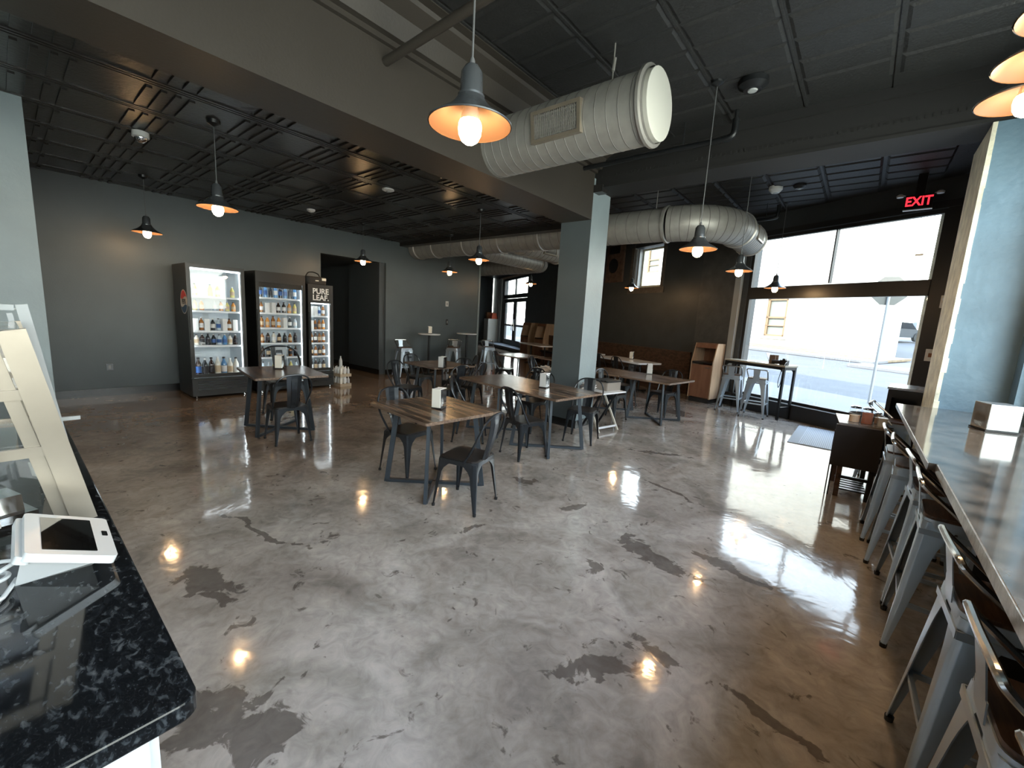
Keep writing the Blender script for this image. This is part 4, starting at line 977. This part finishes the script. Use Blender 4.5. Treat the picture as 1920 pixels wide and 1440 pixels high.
# glass display case
t = thing('display_case', 'glass display case with slanted stainless frame on the granite counter', 'display case', (-1.79, 0, .95), 0)
def yz(z): return .143-(z-.95)*.173
for xx in (0, -.46):
    bm = B(); P = [(yz(.95), 0), (yz(1.542), .592), (yz(1.542)-.62, .592), (yz(.95)-.72, 0)]
    bar(bm, (xx-.012, P[0][0]-.028, 0), (xx-.012, P[1][0]-.028, .592), .024, .056, up=(0, 1, 0)); bar(bm, (xx-.018, P[0][0]-.070, 0), (xx-.018, P[1][0]-.070, .545), .012, .030, up=(0, 1, 0))
    obj('end_frame', bm, M_stain, t); bm = B(); bar(bm, (xx-.0115, -.60, .570), (xx-.0115, P[1][0]-.058, .570), .021, .046, up=(0, 0, 1)); obj('top_rail', bm, M_stain, t)
    bm = B()
    for z in (.395, .225): box(bm, xx-.016, -.62, z, xx-.004, .03+.02*(1 if z < .3 else 0), z+.030)
    obj('cross_rail', bm, M_stain, t)
bm = B(); bar(bm, (-.23, yz(.98)-.03, .03), (-.23, yz(1.52)-.03, .57), .42, .005, up=(0, 1, 0)); obj('front_glass', bm, M_glass, t)
bm = B(); box(bm, -.46, -.61, .588, 0, .03, .594); obj('top_glass', bm, M_glass, t)
for z in (.24, .41): bm = B(); box(bm, -.45, -.60, z, -.03, .0, z+.006); obj('glass_shelf', bm, M_glass, t)
bm = B(); box(bm, -.030, -.60, .03, -.026, .03, .54); obj('end_glass', bm, M_glass, t)
t = thing('sneeze_guard', 'thin pale frame of a second glass guard behind the display case', 'glass guard', (-2.32, 0, .95), 0)
bm = B(); bar(bm, (0, .128, .0), (0, .048, .652), .02, .030, up=(0, 1, 0)); bar(bm, (0, .030, .64), (0, -.55, .64), .02, .020, up=(0, 0, 1)); bar(bm, (0, .095, .0), (0, .018, .62), .008, .014, up=(0, 1, 0)); bar(bm, (0, -.03, .60), (0, .012, .48), .006, .02); bar(bm, (0, .11, .222), (0, .165, .222), .014); box(bm, -.008, -.56, 0, .008, -.54, .64); obj('frame', bm, M_alu, t)
bm = B(); box(bm, -.9, -.54, .632, 0, .05, .638); bar(bm, (-.45, .13, .02), (-.45, .055, .62), .9, .005, up=(0, 1, 0)); obj('glass_panel', bm, M_glass, t)
bm = B(); box(bm, -.09, -.06, 0, .09, .06, .012); prism(bm, [(-.06, 0), (.06, 0), (.05, .05), (-.05, .05)], -.04, .04, M=basis((0, 0, .012), (1, 0, 0), (0, 0, 1), (0, -1, 0))); tag1('metal_pan', bm, M_chrome, 'small foil-topped pan inside the display case', 'pan', loc=(-2.02, -.06, .95), rz=.3)
# payment terminal: low wedge, screen facing up toward the customer side
t = thing('payment_terminal', 'white payment terminal with a dark tilted screen on the granite counter', 'payment terminal', (-1.43, .055, .95), 0)
# screen corners relative to the thing
T0 = Vector((-1.43, .055, .95)); A = Vector((-1.395, -.012, 1.06))-T0; Bq = Vector((-1.393, .141, .99))-T0; Cq = Vector((-1.638, .165, .99))-T0; Dq = Vector((-1.647, .010, 1.06))-T0
ux = (Bq-A).normalized(); uy = (Dq-A); uy = (uy-ux*uy.dot(ux)).normalized(); uz = ux.cross(uy).normalized(); wS = (Bq-A).length; dS = (Dq-A).length
MS = basis(A, ux, uy, uz)
bm = B(); prism(bm, rrect(wS, dS, .012, 4, wS/2, dS/2), -.020, 0, M=MS); obj('screen_housing', bm, M_white, t, True)
bm = B(); prism(bm, rrect(wS*.60, dS*.80, .002, 2, wS*.47, dS*.50), 0, .0012, M=MS); obj('screen', bm, M_screen, t)
bm = B(); prism(bm, rrect(.012, .030, .002, 2, wS*.915, dS*.56), 0, .0012, M=MS); obj('scanner_window', bm, M_screen, t)
bm = B(); prism(bm, rrect(.03, dS*.94, .010, 4, .004, dS*.5), -.030, -.012, M=MS); obj('printer_lid', bm, M_white, t, True)
bm = B(); P0 = [(-.045, -.089), (-.040, .042), (-.19, .055), (-.20, -.075)]
a = [bm.verts.new((x, y, 0)) for x, y in P0]; b = [bm.verts.new(v) for v in (MS @ Vector((.002, .012, -.021)), MS @ Vector((wS*.8, .012, -.021)), MS @ Vector((wS*.8, dS*.93, -.021)), MS @ Vector((-.005, dS*.93, -.021)))]
for i in range(4): bm.faces.new((a[i], a[(i+1) % 4], b[(i+1) % 4], b[i]))
bm.faces.new(a[::-1]); bm.faces.new(b); obj('base', bm, M_white, t)
bm = B(); pts = [(-1.50, -.03, .957)]
for k in range(30):
    a = R(60-k*24); r_ = .046+.012*math.sin(k*.7); pts.append((-1.455+r_*math.cos(a), -.088+r_*math.sin(a), .957+.0022*k))
pts += [(-1.38, -.14, .99), (-1.32, -.22, .957)]
tube(bm, smooth_path(pts, 3), .0048, 8)
tag1('cable', bm, M_white, 'coiled white cable beside the payment terminal', 'cable', smooth=True)
bm = B(); prism(bm, rrect(.016, .13, .006, 3), 0, .22, M=Matrix.Rotation(R(2), 4, 'X')); tag1('tablet_stand', bm, M_white, 'edge of an upright white tablet at the left picture border', 'tablet', smooth=True, loc=(-1.745, -.114, 1.0), rz=R(4))
bm = B(); box(bm, -.05, -.05, 0, .05, .05, .012); box(bm, -.008, -.02, .012, .008, .02, .05); tag1('tablet_base', bm, M_white, 'small white foot under the upright tablet at the left border', 'stand', loc=(-1.745, -.112, .95))

# ================================================================ BAR COUNTER (right)
t = thing('bar_counter', 'long glossy marbled bar top with steel edge along the right windows', 'bar counter')
bm = B(); prism(bm, [(.362, -2.2), (.385, 3.02), (1.055, 3.02), (1.055, -2.2)], .985, 1.03); prism(bm, [(.352, 3.03), (.345, 5.62), (.60, 5.62), (.60, 5.645), (1.055, 5.645), (1.055, 3.03)], .99, 1.028); obj('bar_top', bm, M_bar, t)
bm = B(); bar(bm, (.360, -2.2, 1.006), (.383, 3.02, 1.006), .005, .044, up=(0, 0, 1)); bar(bm, (.350, 3.03, 1.008), (.343, 5.62, 1.008), .005, .036, up=(0, 0, 1)); obj('edge_strip', bm, M_baredge, t)
bm = B(); box(bm, .80, -2.2, 0, .86, 5.6, .985); obj('front_panel', bm, M_blackp, t)
for k, y in enumerate((-.5, 2.62, 5.0)): bm = B(); box(bm, .50, y-.04, 0, .80, y+.04, .98); obj('support', bm, M_blackp, t)
t = thing('napkin_dispenser', 'clear-sided chrome napkin box on the bar top', 'napkin dispenser', (.83, 4.62, 1.03), R(20))
bm = B(); box(bm, -.09, -.085, .01, .09, .085, .20); bevel(obj('body', bm, mat('satin_steel', (.45, .45, .43), .3, metal=.7), t)); bm = B(); box(bm, -.065, -.09, .03, .065, -.086, .18); box(bm, -.094, -.06, .03, -.09, .06, .18); obj('face_plate', bm, M_glass, t)
bm = B(); box(bm, -.095, -.09, 0, .095, .09, .01); obj('base', bm, M_blackp, t)
# drop-leaf stand with jars
t = thing('serving_stand', 'dark drop-leaf serving stand with slatted shelf at the end of the bar', 'stand', (.10, 5.45, 0), R(5))
bm = B(); box(bm, -.17, 0, .76, .19, .62, .78); obj('top', bm, mat('stand_top', (.20, .18, .16), .15), t)
bm = B(); box(bm, -.19, -.035, .33, .19, -.012, .765); bevel(obj('drop_leaf', bm, mat('stand_dark', (.022, .018, .016), .35), t)); 
for x in (-.10, .155):
    for y in (.02, .56): bm = B(); box(bm, x-.022, y-.02, 0, x+.022, y+.02, .76); obj('leg', bm, M_brown if x < 0 else M_blackp, t)
bm = B(); bar(bm, (-.165, .0, 0), (-.165, .0, .76), .012); bar(bm, (-.19, .0, 0), (-.19, .0, .70), .010); obj('side_rail', bm, M_black, t)
bm = B(); box(bm, -.1, .0, .20, .16, .03, .23)
for k in range(6): box(bm, -.09, .03+k*.09, .07, .15, .08+k*.09, .085)
obj('slat_shelf', bm, M_black, t)
def jar(x, y, lab, m, r=.042, h=.15, fill=.5):
    t = thing('spice_jar', lab, 'jar', (x, y, .78), 0, 'condiment jars on the dark stand')
    bm = B(); lathe(bm, [(0, 0), (r, 0), (r, h*.8), (r*.92, h*.86)], 20); obj('glass', bm, M_glass, t, True)
    bm = B(); lathe(bm, [(0, .003), (r-.004, .003), (r-.004, h*fill), (0, h*fill)], 16); obj('contents', bm, m, t)
    bm = B(); lathe(bm, [(r*.95, h*.86), (r*.95, h*.95), (r*.6, h), (0, h)], 20); obj('lid', bm, M_chrome, t, True)
jar(.045, 5.62, 'left glass shaker half full of pale grated cheese on the dark stand', mat('cheese', (.62, .45, .30), .8), .048, .17, .42)
jar(.145, 5.60, 'second glass shaker full of red pepper flakes on the dark stand', mat('pepper', (.35, .12, .06), .8), .048, .17, .68)
jar(.232, 5.70, 'small square-shouldered spice jar on the dark stand', mat('spice', (.45, .33, .25), .8), .03, .12, .55)
t = thing('container', 'clear plastic container beside the jars on the dark stand', 'container', (.265, 5.60, .78), R(5)); bm = B(); prism(bm, rrect(.02+.05, .09, .01), 0, .075); obj('body', bm, mat('cloudy_plastic', (.55, .58, .58), .25), t, True); bm = B(); prism(bm, rrect(.076, .096, .012), .075, .085); obj('lid', bm, M_white, t, True)
bm = B(); lathe(bm, [(.10, .0), (.15, .05), (.152, .06), (.146, .06), (.098, .008), (0, .008), (0, 0), (.10, 0)], 24); tag1('bowl', bm, M_blackp, 'black bowl behind the jars on the dark stand', 'bowl', smooth=True, loc=(.14, 5.90, .78))
t = thing('side_counter', 'low counter with a pale steel top and dark body behind the bar end', 'counter', (.30, 6.62, 0), R(-6))
bm = B(); box(bm, 0, 0, 1.075, .32, .6, 1.10); obj('top', bm, mat('steel_top', (.45, .47, .50), .2, metal=.7), t)
bm = B(); box(bm, .01, .01, 0, .05, .59, 1.07); box(bm, .05, .01, .98, .31, .59, 1.07); box(bm, .27, .01, 0, .31, .59, .98); box(bm, .05, .5, 0, .27, .55, .98); obj('body', bm, M_blackp, t)
t = thing('entry_mat', 'pale grey ribbed mat on the floor before the storefront', 'mat', (-.42, 8.55, 0), R(0))
bm = B(); box(bm, -.26, -.95, 0, .30, .62, .008); obj('mat_base', bm, M_mat, t); bm = B()
for k in range(18): box(bm, -.12+k*.0235, -.93, .008, -.108+k*.0235, .60, .012)
obj('ribs', bm, mat('mat_rib', (.50, .55, .60), .6), t)

# ================================================================ DUCTS
def duct(pts, r, parent, name='pipe', ringstep=.16, n=28, cap=False):
    bm = B(); tube(bm, pts, r, n, cap=cap); o = obj(name, bm, M_galv, parent, True)
    bm = B(); P = [Vector(p) for p in pts]; acc = 0; last = -1
    for i in range(len(P)-1):
        d = P[i+1]-P[i]; L = d.length; dn = d/L; u, v = frame_axes(dn); s = ringstep-acc if acc else ringstep*.5
        while s < L:
            c = P[i]+dn*s
            rr = [ring(bm, c+dn*q, u, v, r+h, n) for q, h in ((-.004, .0), (-.002, .003), (.002, .003), (.004, .0))]
            for a, b in zip(rr, rr[1:]):
                for j in range(n): bm.faces.new((a[j], a[(j+1) % n], b[(j+1) % n], b[j]))
            s += ringstep
        acc = 0
    obj('seam', bm, M_seam, o, True); return o
def flange(c, d, r, parent, w=.03, h=.03):
    bm = B(); c = Vector(c); d = Vector(d).normalized(); u, v = frame_axes(d); n = 32
    rr = [ring(bm, c+d*q, u, v, r+k, n) for q, k in ((-w, 0), (-w*.6, h), (w*.6, h), (w, 0))]
    for a, b in zip(rr, rr[1:]):
        for j in range(n): bm.faces.new((a[j], a[(j+1) % n], b[(j+1) % n], b[j]))
    return obj('flange', bm, M_galvr, parent, True)
def register(c, d, up_, w, h, parent):
    c, d, up_ = Vector(c), Vector(d).normalized(), Vector(up_).normalized(); nx = d.cross(up_).normalized(); M = basis(c, d, up_, nx)
    bm = B()
    for p in ((-w/2-.03, -w/2, -h/2-.03, h/2+.03), (w/2, w/2+.03, -h/2-.03, h/2+.03), (-w/2, w/2, -h/2-.03, -h/2), (-w/2, w/2, h/2, h/2+.03)): box(bm, p[0], p[2], -.06, p[1], p[3], .012, M=M)
    o = obj('vent_grille', bm, M_stain, parent); bm = B()
    for k in range(22): x = -w/2+w*(k+.5)/22; box(bm, x-.002, -h/2, -.01, x+.002, h/2, .006, M=M)
    for k in range(7): y = -h/2+h*(k+.5)/7; box(bm, -w/2, y-.004, -.014, w/2, y+.004, -.002, M=M)
    obj('grille_bars', bm, M_galvr, o); bm = B(); box(bm, -w/2, -h/2, -.04, w/2, h/2, -.03, M=M); obj('grille_cavity', bm, M_blackp, o)
R1 = .275
M_seam = mat('duct_seam', (.17, .165, .155), .5, metal=.4)
t = thing('air_duct', 'capped spiral air duct with a grille sticking out of the long beam', 'duct')
duct([(-3.29, 3.55, 3.42), (-1.56, 3.55, 3.42)], R1, t, ringstep=.105)
flange((-1.60, 3.55, 3.42), (1, 0, 0), R1, t, .02, .028)
bm = B(); tube(bm, [(-1.58, 3.55, 3.42), (-1.53, 3.55, 3.42), (-1.525, 3.55, 3.42)], [R1-.01, R1-.01, R1-.02], 32); obj('end_cap', bm, mat('cap_zinc', (.62, .62, .56), .55, metal=.3), t, True)
ang_ = R(8); register((-2.36, 3.55-(R1+.008)*math.cos(ang_), 3.42-(R1+.008)*math.sin(ang_)+.0), (1, 0, 0), (0, -math.sin(ang_), math.cos(ang_)), .46, .20, t)
bm = B(); tube(bm, [(-1.98, 3.55, 3.69), (-1.98, 3.55, CZ)], .006, 6); tube(bm, [(-1.98, 3.55, 3.80), (-1.97, 3.55, 3.9)], .014, 8); obj('hanger', bm, M_galvr, t)
t = thing('air_duct', 'long branching spiral air duct behind the column, curving toward the storefront', 'duct')
ZD = 3.34; YD = 7.25; RD = .27
duct([(-9.50, YD, ZD), (-2.75, YD, ZD)], RD, t, ringstep=.2)
el = [(-2.75, YD, ZD)]
for k in range(1, 7): a = R(90*k/6); el.append((-2.75+.85*math.sin(a), YD+.85*(1-math.cos(a)), ZD))
duct(el, RD+.012, t, 'elbow', ringstep=.145)
duct([el[-1], (el[-1][0], el[-1][1]+1.05, ZD)], RD, t, 'pipe', ringstep=.11)
flange((-2.78, YD, ZD), (1, 0, 0), RD, t); flange(el[-1], (0, 1, 0), RD, t); flange((el[-1][0], el[-1][1]+1.04, ZD), (0, 1, 0), RD, t, .015, .015)
register((el[-1][0]+RD+.006, el[-1][1]+.55, ZD), (0, -1, 0), (0, 0, 1), .40, .16, t) if False else register((el[-1][0]+RD*.985, el[-1][1]+.55, ZD), (0, 1, 0), (0, 0, 1), .40, .18, t)
for x in (-9.3, -8.6, -7.5, -6.4, -5.3, -4.4): flange((x, YD, ZD), (1, 0, 0), RD, t, .02, .02)
for x in (-3.0, -5.0, -7.0):
    bm = B(); tube(bm, [(x, YD, ZD+RD), (x, YD, CZ)], .006, 6); obj('hanger', bm, M_galvr, t)
duct([(-7.55, YD+RD-.06, 3.25), (-7.55, 10.1, 3.25)], .215, t, ringstep=.16); 
el = [(-7.55, 10.1, 3.25)]
for k in range(1, 6): a = R(90*k/5); el.append((-7.55-.32*(1-math.cos(a)), 10.1+.32*math.sin(a), 3.25))
duct(el, .22, t, 'elbow', ringstep=.1); duct([el[-1], (-10.4, el[-1][1], 3.2)], .215, t, ringstep=.16); flange((-7.55, 10.05, 3.25), (0, 1, 0), .215, t, .02, .02); flange((-10.38, el[-1][1], 3.2), (1, 0, 0), .215, t, .02, .02)
duct([(-6.1, YD+RD-.10, 3.28), (-6.1, 8.9, 3.28)], .24, t, ringstep=.16, cap=True); flange((-6.1, 8.88, 3.28), (0, 1, 0), .24, t, .02, .02); register((-6.1+.235, 8.3, 3.26), (0, 1, 0), (0, 0, 1), .45, .16, t)

# ================================================================ CEILING AND WALL FITTINGS
t = thing('exit_sign', 'red lit EXIT sign hanging from the ceiling above the storefront', 'exit sign', (.33, 8.55, 3.62), R(-5))
bm = B(); box(bm, -.15, -.025, -.10, .15, .025, .10); bevel(obj('housing', bm, M_blackp, t)); bm = B(); box(bm, -.05, -.02, .10, .05, .02, .41); obj('bracket', bm, M_blackp, t)
text('lettering', 'EXIT', .175, M_red, t, basis((0, -.028, 0), (1, 0, 0), (0, 0, 1), (0, -1, 0)), .003, .004, .80)
bm = B(); box(bm, -.155, -.03, -.112, .155, .03, -.10); obj('base_strip', bm, M_white, t)
for sx in (-1, 1): bm = B(); lathe(bm, [(0, -.02), (.04, -.015), (.045, .01), (.02, .03), (0, .03)], 14, (sx*.21, 0, .10)); bar(bm, (sx*.15, 0, .10), (sx*.21, 0, .12), .012); obj('emergency_light', bm, M_white, t, True)
def disc(x, y, z, r, h, lab, name, m=M_white, mi=None):
    t = thing(name, lab, 'ceiling fitting', (x, y, z)); bm = B(); lathe(bm, [(0, 0), (r, 0), (r, -h*.55), (r*.6, -h), (0, -h)], 24); obj('body', bm, m, t, True); bm = B(); lathe(bm, [(0, -h), (r*.35, -h), (r*.3, -h-.01), (0, -h-.014)], 16); obj('lens', bm, M_alu, t, True); return t
t = thing('dome_camera', 'white dome security camera under the black tile ceiling', 'security camera', (-6.28, 1.12, 3.405)); bm = B(); lathe(bm, [(0, 0), (.075, 0), (.075, -.055), (.06, -.062), (0, -.062)], 24); obj('housing', bm, M_white, t, True); bm = B(); lathe(bm, [(.055, -.062), (.048, -.09), (.025, -.108), (0, -.112)], 20); obj('dome', bm, M_chrome, t, True)
disc(-8.05, 3.77, 3.405, .07, .05, 'small white smoke detector above the narrow cooler', 'smoke_detector'); disc(-5.62, 3.76, 3.405, .085, .03, 'flat white disc on the tile ceiling right of the smoke detector', 'ceiling_speaker')
disc(-1.45, 8.30, CZ-.01, .10, .10, 'white-lensed round fitting on the ceiling above the storefront', 'smoke_detector'); disc(-1.15, 4.78, CZ-.01, .13, .09, 'large dark round fitting on the tin ceiling right of the capped duct', 'ceiling_fitting', M_black); disc(-1.12, 8.30, CZ-.02, .09, .07, 'dark round ceiling fitting beside the white-lensed one', 'ceiling_fitting', M_black)
bm = B(); tube(bm, [(-3.28, 2.16, 3.64), (-3.28+2.6, 2.24, 3.78)], .035, 12); tag1('conduit_pipe', bm, M_beam, 'dark pipe entering the long beam near the top edge', 'pipe', smooth=True)
bm = B(); tube(bm, [(-3.3, 5.30, 3.74), (-1.52, 5.30, 3.74)], .03, 10); tube(bm, smooth_path([(-1.52, 5.30, 3.74), (-1.44, 5.30, 3.75), (-1.40, 5.30, 3.80), (-1.40, 5.30, 3.93)], 4), .036, 10); tube(bm, [(-1.40, 5.30, 3.93), (-1.40, 5.30, CZ)], .02, 8); tube(bm, [(-1.95, 5.30, 3.74), (-1.95, 5.30, CZ)], .008, 6); tag1('sprinkler_pipe', bm, M_black, 'black sprinkler pipe with an elbow in front of the cross beam', 'pipe', smooth=True)
bm = B(); tube(bm, smooth_path([(-2.4, 9.2, 3.72), (-1.62, 9.2, 3.72), (-1.52, 9.2, 3.78), (-1.52, 9.2, 3.95)], 5), .03, 10); tube(bm, [(-1.70, 9.2, 3.72), (-1.70, 9.2, CZ)], .008, 6); tag1('sprinkler_pipe', bm, M_black, 'short black sprinkler pipe with an elbow above the storefront', 'pipe', smooth=True)
def plate(p, w, h, m, lab, cat, name='wall_plate', det=True):
    t = thing(name, lab, cat, p, 0); bm = B(); box(bm, 0, -w/2, -h/2, .012, w/2, h/2); bevel(obj('plate', bm, m, t), .003)
    if det: bm = B(); box(bm, .012, -w*.18, -h*.25, .018, w*.18, h*.25); obj('insert', bm, M_grey, t)
plate((-9.55, 8.42, 1.96), .11, .15, M_white, 'small white thermostat on the left wall above the round tables', 'thermostat', 'thermostat')
plate((-9.55, 8.44, 1.43), .08, .16, M_blackp, 'black switch plate on the left wall below the thermostat', 'switch', 'switch_plate')
plate((-9.55, 1.08, .479), .09, .12, mat('outlet_steel', (.10, .105, .11), .35, metal=.6), 'steel wall outlet low on the left wall beside the coolers', 'outlet', 'wall_outlet')
# old patched box on the dark front wall and fittings by the pier
t = thing('wall_box', 'rusty patched vent panel high on the dark wall left of the small window', 'vent panel', F1(.88, -.04, 3.35), a1)
bm = B(); box(bm, -.42, -.03, -.42, .40, .035, .72); obj('plate', bm, mat('rusty', (.11, .065, .045), .8, noise=.4, nscale=9, bump=.5), t); bm = B(); tube(bm, [(-.05, -.045, .08), (-.05, -.02, .08)], .22, 24); obj('hole', bm, M_blackp, t); bm = B(); box(bm, -.3, -.045, .44, .22, -.03, .66); obj('slot', bm, M_blackp, t)
t = thing('door_contact', 'cream switch box on the dark window post beside the plaster edge', 'switch box', F1(8.72, -.06, 1.45), a1); bm = B(); box(bm, -.06, -.03, -.09, .06, .03, .09); bevel(obj('box', bm, M_cream, t)); bm = B(); box(bm, -.02, -.034, -.03, .02, -.03, .03); obj('slot', bm, M_card, t)
t = thing('alarm_sensor', 'small cream sensor high on the dark post beside the storefront', 'sensor', F1(8.76, -.06, 2.25), a1); bm = B(); box(bm, -.05, -.03, -.10, .05, .03, .08); obj('box', bm, M_cream, t); bm = B(); lathe(bm, [(0, 0), (.03, 0), (.02, -.04), (0, -.05)], 12, (0, -.04, .04)); obj('sensor_head', bm, M_white, t, True)
